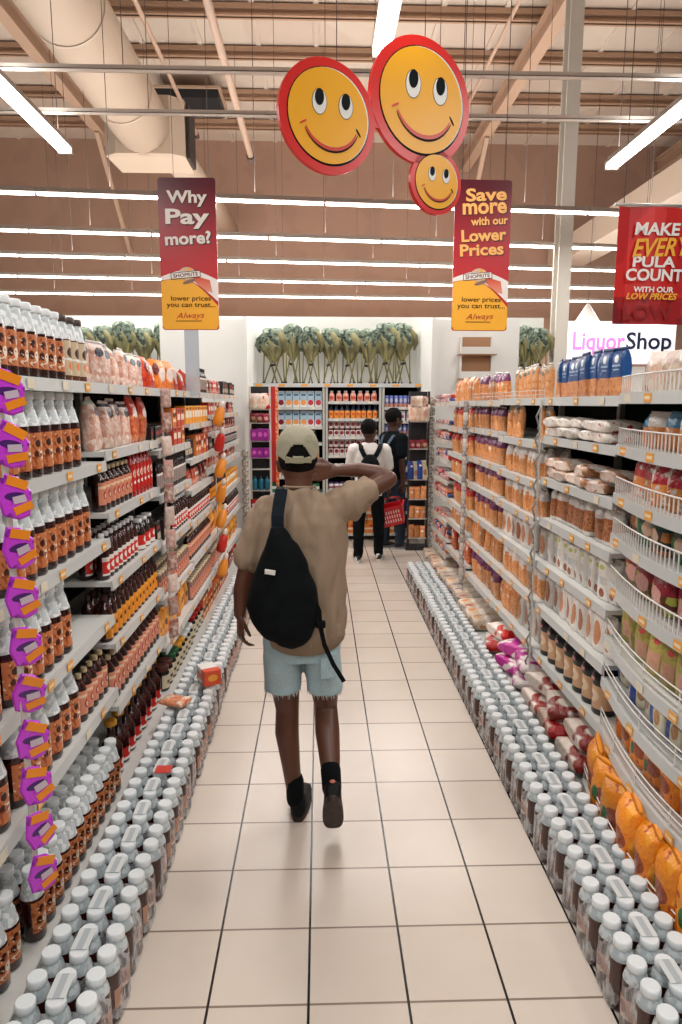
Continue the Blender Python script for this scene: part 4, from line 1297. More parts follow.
def disc(x, z, rx, rz, y0, y1, name, m, parent, rot=0, n=56):
    c, s = math.cos(rot), math.sin(rot)
    def ring(k, y):
        return [(x + k * (rx * math.cos(t) * c - rz * math.sin(t) * s), y, z + k * (rx * math.cos(t) * s + rz * math.sin(t) * c)) for t in [2 * PI * i / n for i in range(n)]]
    return MB().loft([ring(1, y1), ring(1, y0)], 0, False).build(name, m, parent)


def smiley(cx, cz, r, rot):
    d = disc(cx, cz, r, r, -.012, .012, 'red_rim', SR, o)
    f = r * .835
    disc(cx + r * .012, cz - r * .006, f * 1.02, f * 1.02, -.0135, -.012, 'black_line', SK, o)
    disc(cx + r * .03, cz + r * .01, f * .985, f * .985, -.0145, -.0135, 'white_edge', SW, o)
    face = disc(cx, cz + .0, f * .985, f * .985, -.016, -.0145, 'face', SY, o)
    c, s = math.cos(rot), math.sin(rot)
    P = lambda a, b: (cx + r * (a * c - b * s), cz + r * (a * s + b * c))
    for a in (-.19, .36):
        x, z = P(a, .22)
        disc(x, z, r * .153, r * .222, -.0168, -.016, 'eye_outline', SK, face, rot - .05)
        e = disc(x, z, r * .143, r * .212, -.0176, -.0168, 'eye', SW, face, rot - .05)
        x, z = P(a + .0, .3)
        disc(x, z, r * .092, r * .145, -.0184, -.0176, 'pupil', SK, face, rot - .1)
    def arc(a0, a1, R0, wmax, off, m, nm, y):
        N = 26
        out, inn = [], []
        for i in range(N + 1):
            t = i / N
            a = a0 + (a1 - a0) * t
            w = wmax * math.sin(PI * min(1, max(.0, t * .9 + .05))) + .004
            out.append(P((R0 + w) * math.cos(a) + off[0], (R0 + w) * math.sin(a) + off[1]))
            inn.append(P((R0 - w) * math.cos(a) + off[0], (R0 - w) * math.sin(a) + off[1]))
        v = [(p[0], y, p[1]) for p in out] + [(p[0], y, p[1]) for p in reversed(inn)]
        b = MB()
        k = len(v)
        b.v = v + [(p[0], y + .0008, p[2]) for p in v]
        for i in range(N):
            b.face([i, i + 1, k - 2 - i, k - 1 - i])
        return b.build(nm, m, face)
    arc(PI * 1.13, PI * 1.87, .575, .045, (.05, .0), SM, 'mouth', -.0172)
    arc(PI * 1.14, PI * 1.86, .61, .014, (.05, .0), SK, 'mouth_line', -.0178)
    for sx, ang in ((-.53, .9), (.62, -.6)):
        x, z = P(sx, -.17 if sx < 0 else -.2)
        disc(x, z, r * .085, r * .018, -.0176, -.0164, 'dimple', SM if sx < 0 else SK, face, rot + (.5 if sx < 0 else -.95), 20)


ux = math.cos(PSI)
smiley(0, 0, .282, -.02)
smiley((.0375 - .484) / ux, 3.112 - 3.27, .24, .02)
smiley((.569 - .484) / ux, 2.921 - 3.27, .15, .0)
MB().box(-.26, -.18, -.01, .01, -.16, .0).build('red_bridge', SR, o)
for xx in (-.45, .02):
    MB().tube([(xx, 0, .2 if xx > 0 else .05), (xx, 0, 4.5)], .0022, 5).build('hanging_wire', HANG, o)

# ------------------------------------------------------------------ tall promotional signs
SG_TOP = mat('sign_print', 'b01622', [('g', .25, .95, '5a0c1e')], rough=.3)


def sign(x, y, z0, w, h, rz, lab, lines, lead):
    o = empty('promotional_sign', (x, y, z0), rz)
    tag(o, lab, 'hanging sign', 'tall red and yellow promotional signs')
    # board with rounded corners
    def outline(k=0):
        r = .02
        pts = []
        for cx, cz, a0 in ((w / 2 - r, h - r, 0), (-w / 2 + r, h - r, PI / 2), (-w / 2 + r, r, PI), (w / 2 - r, r, 1.5 * PI)):
            for i in range(5):
                a = a0 + PI / 2 * i / 4
                pts.append((cx + (r - k) * math.cos(a), cz + (r - k) * math.sin(a)))
        return pts
    op = outline()
    m = mat('sign_red_%d' % round(h * 100), 'bf1a22', [('g', h * .38, h * .95, '560c1c')], rough=.3)
    board = MB().loft([[(p[0], .012, p[1]) for p in op], [(p[0], 0, p[1]) for p in op]], 0, False).build('board', m, o)

    def sheet(name, poly, m_, y):
        b = MB(); n = len(poly)
        b.v = [(p[0] * w, y, p[1] * h) for p in poly]
        b.face(list(range(n)))
        return b.build(name, m_, board)
    arcp = lambda x0, z0, x1, z1, bulge, n=14: [(x0 + (x1 - x0) * t, z0 + (z1 - z0) * t + bulge * math.sin(PI * t)) for t in [i / n for i in range(n + 1)]]
    W_ = mat('sign_white', 'efe9e2', rough=.35)
    # white swoosh then yellow field
    sheet('swoosh', [(-.498, .33), (-.498, .355)] + arcp(-.498, .355, .498, .335, .055)[1:] + [(.498, .19)] + list(reversed(arcp(-.498, .33, .498, .19, .07)))[1:], W_, -.001)
    sheet('red_fade', [(.04, .345), (.12, .36), (.36, .335), (.4, .25), (.3, .26), (.16, .3)], mat('fade_red', 'd8502c', [('g', .35 * h, .2 * h, 'e9b49c')], rough=.35), -.0016)
    sheet('yellow_field', [(-.498, .03), (-.46, .004), (.46, .004), (.498, .03), (.498, .16)] + list(reversed(arcp(-.498, .325, .498, .16, .085)))[1:], mat('sign_yellow', 'f7b330', rough=.35), -.002)
    # store logo
    lg = disc(0, 0, w * .15, h * .045, -.0035, -.0025, 'logo_globe', mat('logo_grey', 'c9bdb2', [('n', 30, .5, 'eda94c')], rough=.4), board, .1, 30)
    lg.location = (-.04 * w, 0, .375 * h)
    lz = .368 * h
    b = MB().box(-.26 * w, .26 * w, -.005, -.0045, -.022 * h, .022 * h, M=Matrix.Rotation(-.09, 4, 'Y')); g = b.build('logo_edge', SK, board); g.location = (-.06 * w, 0, lz)
    b = MB().box(-.25 * w, .25 * w, -.0056, -.005, -.018 * h, .018 * h, M=Matrix.Rotation(-.09, 4, 'Y')); g = b.build('logo_plate', W_, board); g.location = (-.06 * w, 0, lz)
    text('SHOPRITE', 'logo_lettering', board, mat('logo_dark', '5a2a2c', rough=.4), -.06 * w, lz, .44 * w, .025 * h, y=-.0062, fat=.02, rot=.09)
    g = disc(0, 0, w * .12, h * .012, -.004, -.003, 'logo_swash', mat('logo_swash', '8a6a5a', rough=.4), board, .3, 20); g.location = (-.0 * w, 0, .325 * h)
    YL = mat('lead_' + lead, lead, rough=.35)
    SH = mat('letter_shadow', '2c0a12', rough=.4)
    for (s, cx, cz, tw, th, rot) in lines:
        text(s, 'lettering_shadow', board, SH, cx * w + .004, (cz) * h - .004, tw * w * 1.02, th * h * 1.04, y=-.0022, fat=.035, rot=rot)
        text(s, 'lettering', board, YL, cx * w, cz * h, tw * w, th * h, y=-.0042, fat=.03, rot=rot)
    text('lower prices', 'small_lettering', board, SK, .02 * w, .208 * h, .7 * w, .042 * h, y=-.0042, fat=.006)
    text('you can trust...', 'small_lettering', board, SK, .02 * w, .162 * h, .86 * w, .038 * h, y=-.0042, fat=.006)
    text('Always', 'script_lettering', board, mat('always_red', 'b8231c', rough=.4), .0 * w, .092 * h, .5 * w, .05 * h, y=-.0042, shear=.35, rot=.03)
    MB().box(-.26 * w, .2 * w, -.0042, -.0038, .058 * h, .062 * h).build('underline', SK, board)
    return o


a = sign(-.912, 5, 2.363, .40, 1.015, -.03, 'hanging sign reading why pay more beside the round duct', [('Why', -.0, .865, .7, .105, .0), ('Pay', .0, .735, .76, .13, .0), ('more?', .0, .61, .8, .085, .05)], 'e6ddd4')
for n_ in a.children:
    pass
MB().box(-.05, .05, .002, .012, -.46, .0).build('clear_stem', mat('clear_stem', 'bcc9d2', rough=.15, alpha=.6), a)
a = sign(1.145, 5, 2.366, .40, 1.02, .02, 'hanging sign reading save more beside the smiling faces', [('Save', .05, .905, .72, .085, .05), ('more', .03, .815, .78, .075, .05), ('with our', .12, .735, .66, .055, .06), ('Lower', .03, .64, .8, .08, .06), ('Prices', .0, .545, .78, .08, .06)], 'f4b565')
for xx in (-.15, .15):
    MB().tube([(xx, .006, 1.0), (xx, .006, 5.3)], .003, 5).build('hanging_wire', HANG, a)

# banner on the far side
o = empty('hanging_banner', (2.2, 4.5, 2.36), .06)
tag(o, 'red hanging banner reading make every pula count', 'banner')
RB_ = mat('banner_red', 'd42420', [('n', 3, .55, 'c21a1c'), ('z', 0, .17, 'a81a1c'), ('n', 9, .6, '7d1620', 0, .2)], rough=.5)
b = MB()
w, h = .62, .72
rings_ = []
for k in range(9):
    x = -w / 2 + w * k / 8
    yy = .012 * math.sin(k * 1.3)
    rings_.append([(x, yy, 0), (x, yy + .003, 0), (x, yy + .003, h), (x, yy, h)])
b.loft(rings_, 0, False)
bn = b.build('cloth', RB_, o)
MB().tube([(-.34, .0, h + .01), (.34, .0, h + .01)], .01, 8).build('top_rod', mat('rod_grey', 'b5b0ac', rough=.3, metal=.6), o)
for xx in (-.28, .28):
    MB().tube([(xx, 0, h), (xx, 0, 5.4)], .003, 5).build('hanging_wire', HANG, o)
WB = mat('banner_white', 'f4efea', rough=.4)
YB = mat('banner_yellow', 'f6b53c', rough=.4)
for s, cx, cz, tw, th, m, sh in (('MAKE', -.02, .575, .36, .085, WB, .1), ('EVERY', .02, .465, .48, .125, YB, .35), ('PULA', -.03, .375, .34, .075, WB, .05), ('COUNT', -.02, .295, .46, .085, WB, .05), ('WITH OUR', -.02, .205, .32, .04, WB, .05), ('LOW PRICES', -.03, .163, .41, .045, YB, .25)):
    text(s, 'lettering', bn, m, cx - .035, cz + .01, tw * .84, th * .9, y=-.018, fat=.03 if m is WB or s != 'EVERY' else .02, shear=sh, rot=.0 if s != 'EVERY' else .05)
text('LOW', 'ghost_lettering', bn, mat('banner_dark', '8f161a', rough=.5), -.08, .07, .34, .09, y=-.015, fat=.03)

# ------------------------------------------------------------------ folded camping chairs
CAMO = mat('camo_cloth', '6c7a68', [('n', 13, .52, '3c4a40'), ('n', 19, .6, '98a592'), ('n', 24, .64, '1d2624')], rough=.8, bump=.2)
OLIVE = mat('olive_cloth', '827d56', [('n', 5, .55, '6a6544')], rough=.75, bump=.5, bscale=20)
OLEG = mat('olive_tube', '8e8450', rough=.35, metal=.2)
FOOT = mat('rubber_black', '15151a', rough=.6)


def camp_chair():
    o = empty('camping_chair')
    tag(o, 'x', 'camping chair')
    h = .74
    # bunched backrest: squarish rolled lump with wobble
    b = MB()
    rings_ = []
    for k, (z, rx, ry) in enumerate(((.50, .09, .05), (.53, .125, .09), (.60, .13, .1), (.68, .125, .095), (.735, .118, .085), (.76, .09, .055), (.765, .04, .02))):
        rr_ = []
        for i in range(26):
            t = 2 * PI * i / 26
            c, q = math.cos(t), math.sin(t)
            w_ = 1 + .045 * math.sin(3 * t + k * .5)
            rr_.append((rx * w_ * math.copysign(abs(c) ** .7, c), ry * w_ * math.copysign(abs(q) ** .7, q), z + .012 * math.sin(2 * t)))
        rings_.append(rr_)
    b.loft(rings_)
    b.build('folded_backrest', CAMO, o)
    # gathered seat cloth hanging as a folded funnel between the legs
    b = MB()
    rings_ = []
    for k, (z, r_, am) in enumerate(((.30, .022, .1), (.35, .045, .3), (.42, .085, .38), (.49, .12, .36), (.55, .148, .34), (.60, .150, .34), (.62, .10, .2), (.625, .04, .1))):
        rr_ = []
        for i in range(60):
            t = 2 * PI * i / 60
            w_ = 1 + am * abs(math.sin(3.5 * t + .4 + .15 * k)) - am * .5
            dz = .035 * math.cos(7 * t + .8) * (r_ / .15)
            rr_.append((r_ * w_ * math.cos(t), r_ * w_ * .62 * math.sin(t), z + dz))
        rings_.append(rr_)
    b.loft(rings_)
    b.build('seat_cloth', OLIVE, o)
    for s, m_ in ((-1, CAMO), (1, OLIVE)):
        MB().cap_tube([(s * .08, -.06, .68), (s * .14, -.07, .61), (s * .16, -.06, .53), (s * .14, -.06, .44)], [.036, .042, .034, .012], 8).build('armrest_cloth', m_, o)
    for (x0, x1, y) in ((-.11, .07, -.03), (.11, -.07, -.045), (-.12, -.1, .0), (.12, .1, .0), (-.03, .11, .03), (.03, -.11, .045)):
        l = MB().tube([(x0, y, .0), (x1, y, .6)], .009, 6).build('leg', OLEG, o)
        MB().tube([(x0, y, -.0), (x0 + (x1 - x0) * .05, y, .03)], .014, 6).build('rubber_foot', FOOT, l)
    MB().cap_tube([(-.02, -.05, .26), (.02, -.05, .27)], [.016, .016], 8).build('pivot', FOOT, o)
    return o


cc = camp_chair(); ckids = tree(cc); first = True
for xs, where, grp in (((-.62, -.36, -.12, .15, .41, .66, .90, 1.11), 'above the alcove drinks', 'folded camping chairs above the alcove'), ((-3.15, -2.87, -2.6, -2.34, -2.08), 'above the sauce shelves', 'folded camping chairs above the sauces'),
                       ((2.56, 2.78, 2.96), 'by the steel column', 'folded camping chairs by the column')):
    for i, x in enumerate(xs):
        q = cc if first else dup(cc, ckids, None, 0)
        first = False
        q.location = (x, 9.38, 2.103)
        q.rotation_euler.z = RND.uniform(-.9, .9) + RND.choice((0, 0, PI))
        q.scale = (1.08 + RND.uniform(-.15, .15), 1, 1 + RND.uniform(-.07, .06))
        q['label'] = 'folded camouflage and olive camping chair %s, %s from the %s side' % (where, ordn(i + 1), 'duct')
        q['category'] = 'camping chair'
        q['group'] = grp
# ------------------------------------------------------------------ people
def V(*a):
    return Vector(a)


def hand(b, wrist, knuck, side, palm_n, curl=.5, s=1.0, spread=.35):
    """palm and five fingers. wrist->knuck gives the direction; palm_n points out of the palm"""
    w = Vector(wrist); d = (Vector(knuck) - w).normalized(); n = Vector(palm_n).normalized()
    u = d.cross(n).normalized() * side          # towards the thumb
    L = .095 * s
    k = w + d * L
    # palm as four flattened rays
    for q in (-1.5, -.5, .5, 1.5):
        b.cap_tube([w + u * q * .010 * s, k + u * q * .019 * s], [.013 * s, .0115 * s], 8)
    for q, ln, r in ((-1.5, .052, .0068), (-.5, .066, .0078), (.5, .074, .008), (1.5, .066, .0078)):
        p0 = k + u * q * .019 * s
        dd = (d + u * q * .05 * spread).normalized()
        a1, a2, a3 = curl * .55, curl * 1.2, curl * 1.75
        dirs = [(dd * math.cos(a) + n * math.sin(a)) for a in (a1, a2, a3)]
        p1 = p0 + dirs[0] * ln * .5 * s
        p2 = p1 + dirs[1] * ln * .34 * s
        p3 = p2 + dirs[2] * ln * .28 * s
        b.cap_tube([p0 - d * .012 * s, p0, p1, p2, p3], [r * s * 1.15, r * s * 1.12, r * s, r * s * .93, r * s * .78], 8)
    t0 = w + d * .022 * s + u * .02 * s
    t1 = t0 + (d * .7 + u * .75 + n * .25).normalized() * .038 * s
    t2 = t1 + (d * .95 + u * .3 + n * .35).normalized() * .03 * s
    t3 = t2 + (d * .95 + n * .45).normalized() * .024 * s
    b.cap_tube([t0, t1, t2, t3], [.014 * s, .0105 * s, .0095 * s, .0078 * s], 8)


def head(b, c, yaw=0, pitch=0, s=1.0):
    """skull, jaw, nose, lips, ears; local front +y"""
    R = Matrix.Translation(c) @ Euler((pitch, 0, yaw)).to_matrix().to_4x4() @ Matrix.Scale(s, 4)
    R3 = R.to_3x3()
    P = lambda x, y, z: R @ Vector((x, y, z))

    def E(x, y, z, rx, ry, rz):
        b.ell(P(x, y, z), rx, ry, rz, 20, 12, R=R3)
    E(0, -.012, .025, .077, .096, .092)
    E(0, .03, -.03, .06, .062, .075)
    E(0, .05, -.075, .036, .034, .03)
    E(0, -.02, -.02, .068, .07, .075)
    E(0, .096, -.012, .013, .016, .024)
    E(0, .104, -.028, .017, .014, .012)
    E(0, .088, -.058, .026, .013, .009)
    E(0, .086, -.068, .022, .012, .009)
    E(0, .082, .03, .05, .012, .014)
    for q in (-1, 1):
        E(q * .078, -.008, -.012, .01, .018, .03)
        E(q * .084, -.014, .004, .008, .014, .014)
        E(q * .045, .065, -.022, .02, .02, .016)
    return R


def eyes(R, body):
    W_ = mat('eye_white', 'e8e2da', rough=.2); D_ = mat('eye_dark', '1c100c', rough=.2)
    for q in (-1, 1):
        c = R @ Vector((q * .032, .079, .008))
        e = MB().ell(c, .0115, .0115, .0115, 10, 6).build('eye', W_, body)
        c2 = R @ Vector((q * .032, .0885, .008))
        MB().ell(c2, .005, .003, .005, 10, 6).build('pupil', D_, e)


SKIN = mat('skin_brown', '5c3626', [('n', 5, .6, '54301f')], rough=.42, bump=.08, bscale=120)
SKIN2 = mat('skin_dark', '4a2a1f', [('n', 5, .6, '40241b')], rough=.45)
HAIR = mat('short_black_hair', '0d0a09', rough=.85, spec=.15, bump=.8, bscale=220)

# ================= the man in the foreground; metres, y = 0 at his heels line, facing +y
ox, oy = -.085, 2.85
J = lambda x, y, z: V(x - ox, y - oy, z)
b = MB()
hc = J(-.094, 2.885, 1.60)
Rh = head(b, hc, yaw=.05, pitch=-.10, s=1.03)
b.cap_tube([J(-.094, 2.86, 1.57), J(-.09, 2.85, 1.5), J(-.085, 2.85, 1.44)], [.056, .057, .066], 18)
b.rings([(J(-.084, 2.85, 0).x, 0, z, rx, ry) for z, rx, ry in ((.80, .10, .09), (.86, .155, .11), (.95, .15, .105), (1.05, .135, .095), (1.2, .15, .105), (1.32, .165, .11), (1.40, .15, .09), (1.45, .08, .07))], 28)
# left arm hanging
b.cap_tube([J(-.235, 2.86, 1.395), J(-.285, 2.85, 1.26), J(-.322, 2.845, 1.125), J(-.337, 2.835, 1.06), J(-.347, 2.83, .955)], [.05, .045, .038, .037, .026], 14)
hand(b, J(-.347, 2.83, .955), J(-.343, 2.81, .86), 1, (.9, .35, 0), curl=.8, s=.95)
# right arm raised, hand on the neck
b.cap_tube([J(.07, 2.86, 1.41), J(.18, 2.90, 1.465), J(.30, 2.935, 1.525)], [.052, .045, .038], 14)
b.cap_tube([J(.30, 2.935, 1.525), J(.26, 2.955, 1.545), J(.16, 2.95, 1.565), J(.055, 2.90, 1.566)], [.037, .038, .033, .024], 14)
hand(b, J(.062, 2.905, 1.566), J(-.02, 2.84, 1.562), -1, (-.45, .75, -.1), curl=.7, s=1.0)
# legs
b.cap_tube([J(-.165, 2.86, .84), J(-.165, 2.87, .68), J(-.15, 2.875, .50), J(-.152, 2.85, .40), J(-.135, 2.83, .26), J(-.118, 2.83, .1)], [.083, .074, .052, .054, .042, .034], 18)
b.cap_tube([J(.0, 2.86, .84), J(.012, 2.87, .68), J(.022, 2.90, .50), J(.028, 2.82, .42), J(.038, 2.725, .335), J(.045, 2.64, .26)], [.083, .074, .052, .055, .045, .034], 18)
# feet inside the shoes
b.cap_tube([J(-.118, 2.83, .08), J(-.115, 2.93, .04)], [.034, .03], 12)
b.cap_tube([J(.045, 2.635, .245), J(.05, 2.675, .12)], [.03, .022], 12)
man = fuse('person', b, .0055, SKIN, None, 5)
man.location = (ox, oy, 0)
tag(man, 'person in beige shirt and denim shorts walking away, hand on neck', 'person')
eyes(Rh, man)
# close cropped hair
b = MB()
b.ell(Rh @ Vector((0, -.016, .027)), .0815, .0985, .096, 24, 14, R=Rh.to_3x3())
b.ell(Rh @ Vector((0, -.024, .008)), .0750, .075, .036, 24, 14, R=Rh.to_3x3())
hair = b
fuse('hair', hair, .006, HAIR, man, 3)

# cap
def cap_mesh():
    b = MB()
    n, m = 128, 60
    pts = []
    for j in range(m + 1):
        row = []
        for i in range(n):
            a = 2 * PI * i / n              # 0 = +x, pi/2 = front, 3pi/2 = back
            back = max(0, -math.sin(a))
            front = max(0, math.sin(a))
            zb = -.012 - .05 * back ** 1.5 + .006 * front
            t = j / m
            # superelliptic dome from the top (t=0) to the rim
            ph = t * PI / 2
            r = math.sin(ph) ** .92
            z = .112 * math.cos(ph)
            if t > .8:
                k = (t - .8) / .2
                z = .112 * math.cos(.8 * PI / 2) + (zb - .112 * math.cos(.8 * PI / 2)) * k
                r = math.sin(.8 * PI / 2) ** .92 + .035 * k ** .6
            wr = 1 + .012 * math.sin(a * 6) * math.sin(ph)
            row.append((.092 * r * math.cos(a) * wr, .112 * r * math.sin(a) * wr - .008, z))
        pts.append(row)
    for row in pts:
        b.v += row
    for j in range(m):
        for i in range(n):
            i2 = (i + 1) % n
            a = 2 * PI * (i + .5) / n
            da = abs(((a - 1.5 * PI + PI) % (2 * PI)) - PI)
            # rear opening, an arch above the strap
            zz = sum(pts[q][w][2] for q in (j, j + 1) for w in (i, i2)) / 4
            if -.032 < zz < .022 - .054 * (da / .62) ** 2 and da < .62:
                continue
            if j == 0:
                b.face([i, i2, n + i2, n + i][::-1], 0, True)
            else:
                b.face([j * n + i, (j + 1) * n + i, (j + 1) * n + i2, j * n + i2], 0, True)
    return b


CAPM = mat('cap_canvas', 'a09a84', [('n', 9, .6, '959078')], rough=.8, bump=.35, bscale=60)
cp = cap_mesh().build('cap', CAPM, man)
cp.matrix_local = Matrix.Translation(hc) @ Euler((-.12, 0, .05)).to_matrix().to_4x4() @ Matrix.Translation((0, -.002, .052)) @ Matrix.Scale(.96, 4)
so = cp.modifiers.new('s', 'SOLIDIFY'); so.thickness = .003; so.offset = 1
b = MB()
up, dn = [], []
N = 16
for rr_, z_ in ((.098, .0), (.13, .002), (.165, -.004), (.178, -.010)):
    b_row = []
    for i in range(N + 1):
        a = PI * (.14 + .72 * i / N)
        rr2 = .098 + (rr_ - .098) * math.sin(PI * i / N) ** .7
        b_row.append((rr2 * .9 * math.cos(a), rr2 * 1.12 * math.sin(a) - .008, z_ - .05 * abs(math.cos(a)) ** 2 * (rr_ > .11) * .3))
    up.append(b_row)
for r_ in up:
    b.v += r_
for j in range(3):
    for i in range(N):
        b.face([j * (N + 1) + i, j * (N + 1) + i + 1, (j + 1) * (N + 1) + i + 1, (j + 1) * (N + 1) + i], 0, True)
br = b.build('brim', CAPM, cp)
so = br.modifiers.new('s', 'SOLIDIFY'); so.thickness = .004
MB().ell((0, -.008, .113), .008, .008, .004, 10, 6).build('top_button', CAPM, cp)
# rear strap
b = MB()
rg = []
for i in range(13):
    a = 1.5 * PI + (-.6 + 1.2 * i / 12)
    x, y = .0975 * math.cos(a), .1185 * math.sin(a) - .008
    rg.append([(x, y, -.058), (x * 1.02, y * 1.02, -.058), (x * 1.02, y * 1.02, -.036), (x, y, -.036)])
b.loft(rg, 0, False).build('rear_strap', mat('cap_strap', '8f886e', rough=.7), cp)

# shirt
SHIRT = mat('shirt_beige', '957f6a', [('n', 4, .62, '907a65')], rough=.9, bump=.6, bscale=11)
b = MB()
b.rings([(J(-.070, 0, 0).x, .0, .835, .168, .120), (J(-.072, 0, 0).x, .0, .87, .185, .132), (J(-.076, 0, 0).x, .0, .96, .192, .135), (J(-.08, 0, 0).x, 0, 1.1, .19, .13),
         (J(-.082, 0, 0).x, 0, 1.25, .192, .128), (J(-.082, 0, 0).x, 0, 1.36, .19, .12), (J(-.082, 0, 0).x, 0, 1.42, .165, .10), (J(-.084, 0, 0).x, 0, 1.46, .115, .08), (J(-.086, 0, 0).x, -.002, 1.49, .078, .068), (J(-.086, 0, 0).x, -.002, 1.502, .068, .06)], 36)
b.cap_tube([J(-.205, 2.86, 1.39), J(-.262, 2.855, 1.30), J(-.305, 2.85, 1.19)], [.088, .078, .066], 16)
b.cap_tube([J(.03, 2.86, 1.395), J(.12, 2.875, 1.43), J(.19, 2.90, 1.475)], [.08, .082, .07], 16)
sh = fuse('shirt', b, .006, SHIRT, man, 6, wob=.019, wsc=8, wst=(1.7, 1.2, .6))
# curved shirt tail
b = MB()
rg = []
for i in range(21):
    t = i / 20
    a = PI * (1.06 + .88 * t)
    x, y = .176 * math.cos(a) + J(-.07, 0, 0).x, .128 * math.sin(a)
    zb = .86 - .055 * math.sin(PI * t) ** .8
    rg.append([(x, y, zb), (x * 1.0, y - .005, zb), (x, y - .009, .93), (x, y + .004, .93)])
b.loft(rg).build('shirt_tail', SHIRT, sh)
MB().tube([J(-.086, 2.85, 1.5) + V(.066 * math.cos(t), .058 * math.sin(t), .004 - .004 * math.sin(t)) for t in [2 * PI * i / 24 for i in range(25)]], .006, 6).build('collar', SHIRT, sh)

# denim shorts
DENIM = mat('denim_light', 'a4bcc3', [('n', 120, .55, 'afc4c9')], rough=.9, bump=.4, bscale=90)
b = MB()
cx = J(-.082, 0, 0).x
b.rings([(cx, 0, .76, .165, .115), (cx, 0, .82, .172, .12), (cx, 0, .92, .165, .115)], 30)
for s, x0, x1, y1 in ((-1, -.166, -.168, 2.862), (1, .0, .017, 2.868)):
    b.rings([(J(x1, 0, 0).x, y1 - oy, .607 if s < 0 else .60, .082, .096), (J(x1, 0, 0).x, y1 - oy, .64, .084, .1), (J((x0 + x1) / 2, 0, 0).x, (y1 - oy) / 2, .72, .084, .106), (J(x0, 0, 0).x, 0, .80, .084, .112)], 26)
so_ = fuse('denim_shorts', b, .006, DENIM, man, 4, wob=.007, wsc=8, wst=(1.3, 1, .8))
b = MB()
rr = random.Random(3)
for s, x1, y1, z in ((-1, -.168, 2.862, .607), (1, .017, 2.868, .60)):
    for i in range(64):
        a = 2 * PI * i / 64 + rr.uniform(-.04, .04)
        p = V(J(x1, 0, 0).x + .079 * math.cos(a), y1 - oy + .093 * math.sin(a), z + .008)
        b.tube([p, p + V(rr.uniform(-.006, .006), rr.uniform(-.004, .004), -rr.uniform(.012, .03))], [.0014, .0006], 4)
b.build('frayed_hem', mat('frayed_threads', 'dfe6e6', rough=.9), so_)
MB().loft([[(J(-.0, 0, 0).x + .0, -.1235, .70), (J(.06, 0, 0).x, -.108, .70), (J(.06, 0, 0).x, -.117, .79), (J(-.0, 0, 0).x, -.1255, .79)], [(J(-.0, 0, 0).x, -.12, .70), (J(.06, 0, 0).x, -.105, .70), (J(.06, 0, 0).x, -.11, .79), (J(-.0, 0, 0).x, -.12, .79)]], 0, False).build('back_pocket', DENIM, so_)

# socks and shoes
SOCK = mat('sock_black', '070c0f', rough=.85, spec=.15, bump=.4, bscale=120)
SHOE = mat('shoe_black', '060b0e', rough=.6, spec=.25, bump=.3, bscale=60)
SOLE = mat('sole_brown', '2e1c18', [('n', 30, .55, '3a2420')], rough=.6)
ANK = mat('heel_tab', 'c7785c', rough=.5)


def shoe(parent, heel, toe, up, nm='shoe', sole=SOLE, upper=SHOE, sc=1.0, tab=None):
    """heel and toe are the ends of the sole; up points out of the shoe opening"""
    h, t = Vector(heel), Vector(toe)
    d = (t - h); L = d.length; d.normalize()
    u = (Vector(up) - d * Vector(up).dot(d)).normalized()
    w = d.cross(u).normalized()
    M = Matrix((w, d, u)).transposed().to_4x4(); M.translation = h
    k = L / .28
    def rg(f, rx, z0, z1, n=16):
        r = []
        for i in range(n):
            a = 2 * PI * i / n
            c, s = math.cos(a), math.sin(a)
            r.append(M @ Vector((rx * k * math.copysign(abs(c) ** .8, c), f * L, k * ((z0 + z1) / 2 + (z1 - z0) / 2 * math.copysign(abs(s) ** .8, s)))))
        return r
    b = MB().loft([rg(.0, .018, .02, .07), rg(.02, .032, .014, .096), rg(.1, .039, .012, .112), rg(.22, .04, .012, .112), rg(.36, .041, .012, .09), rg(.55, .046, .012, .07), rg(.75, .048, .012, .058), rg(.9, .04, .012, .046), rg(.985, .022, .014, .034)])
    o = b.build(nm, upper, parent)
    def so(z):
        out = []
        for i in range(28):
            a = 2 * PI * i / 28
            f = .5 - .51 * math.cos(a)
            wd = .042 + .012 * f if f > .35 else .036 + .03 * f
            out.append(M @ Vector((math.sin(a) / (abs(math.sin(a)) + 1e-6) * abs(math.sin(a)) ** .6 * wd * k, f * L, z * k)))
        return out
    MB().loft([so(-.004), so(.0), so(.018), so(.022)], 0, True).build('sole', sole, o)
    if tab:
        MB().ell(M @ Vector((0, -.002, .085 * k)), .014 * k, .006, .009 * k, 12, 8, R=M.to_3x3()).build('heel_tab', tab, o)
    return o


MB().cap_tube([J(-.118, 2.826, .185), J(-.116, 2.828, .09)], [.040, .040], 16).build('sock', SOCK, man)
MB().cap_tube([J(.0405, 2.687, .312), J(.045, 2.64, .25)], [.043, .041], 16).build('sock', SOCK, man)
shoe(man, J(-.105, 2.79, .003), J(-.085, 3.06, .003), (0, 0, 1))
shoe(man, J(.047, 2.55, .255), J(.052, 2.69, .04), (0, .875, .485), tab=ANK)

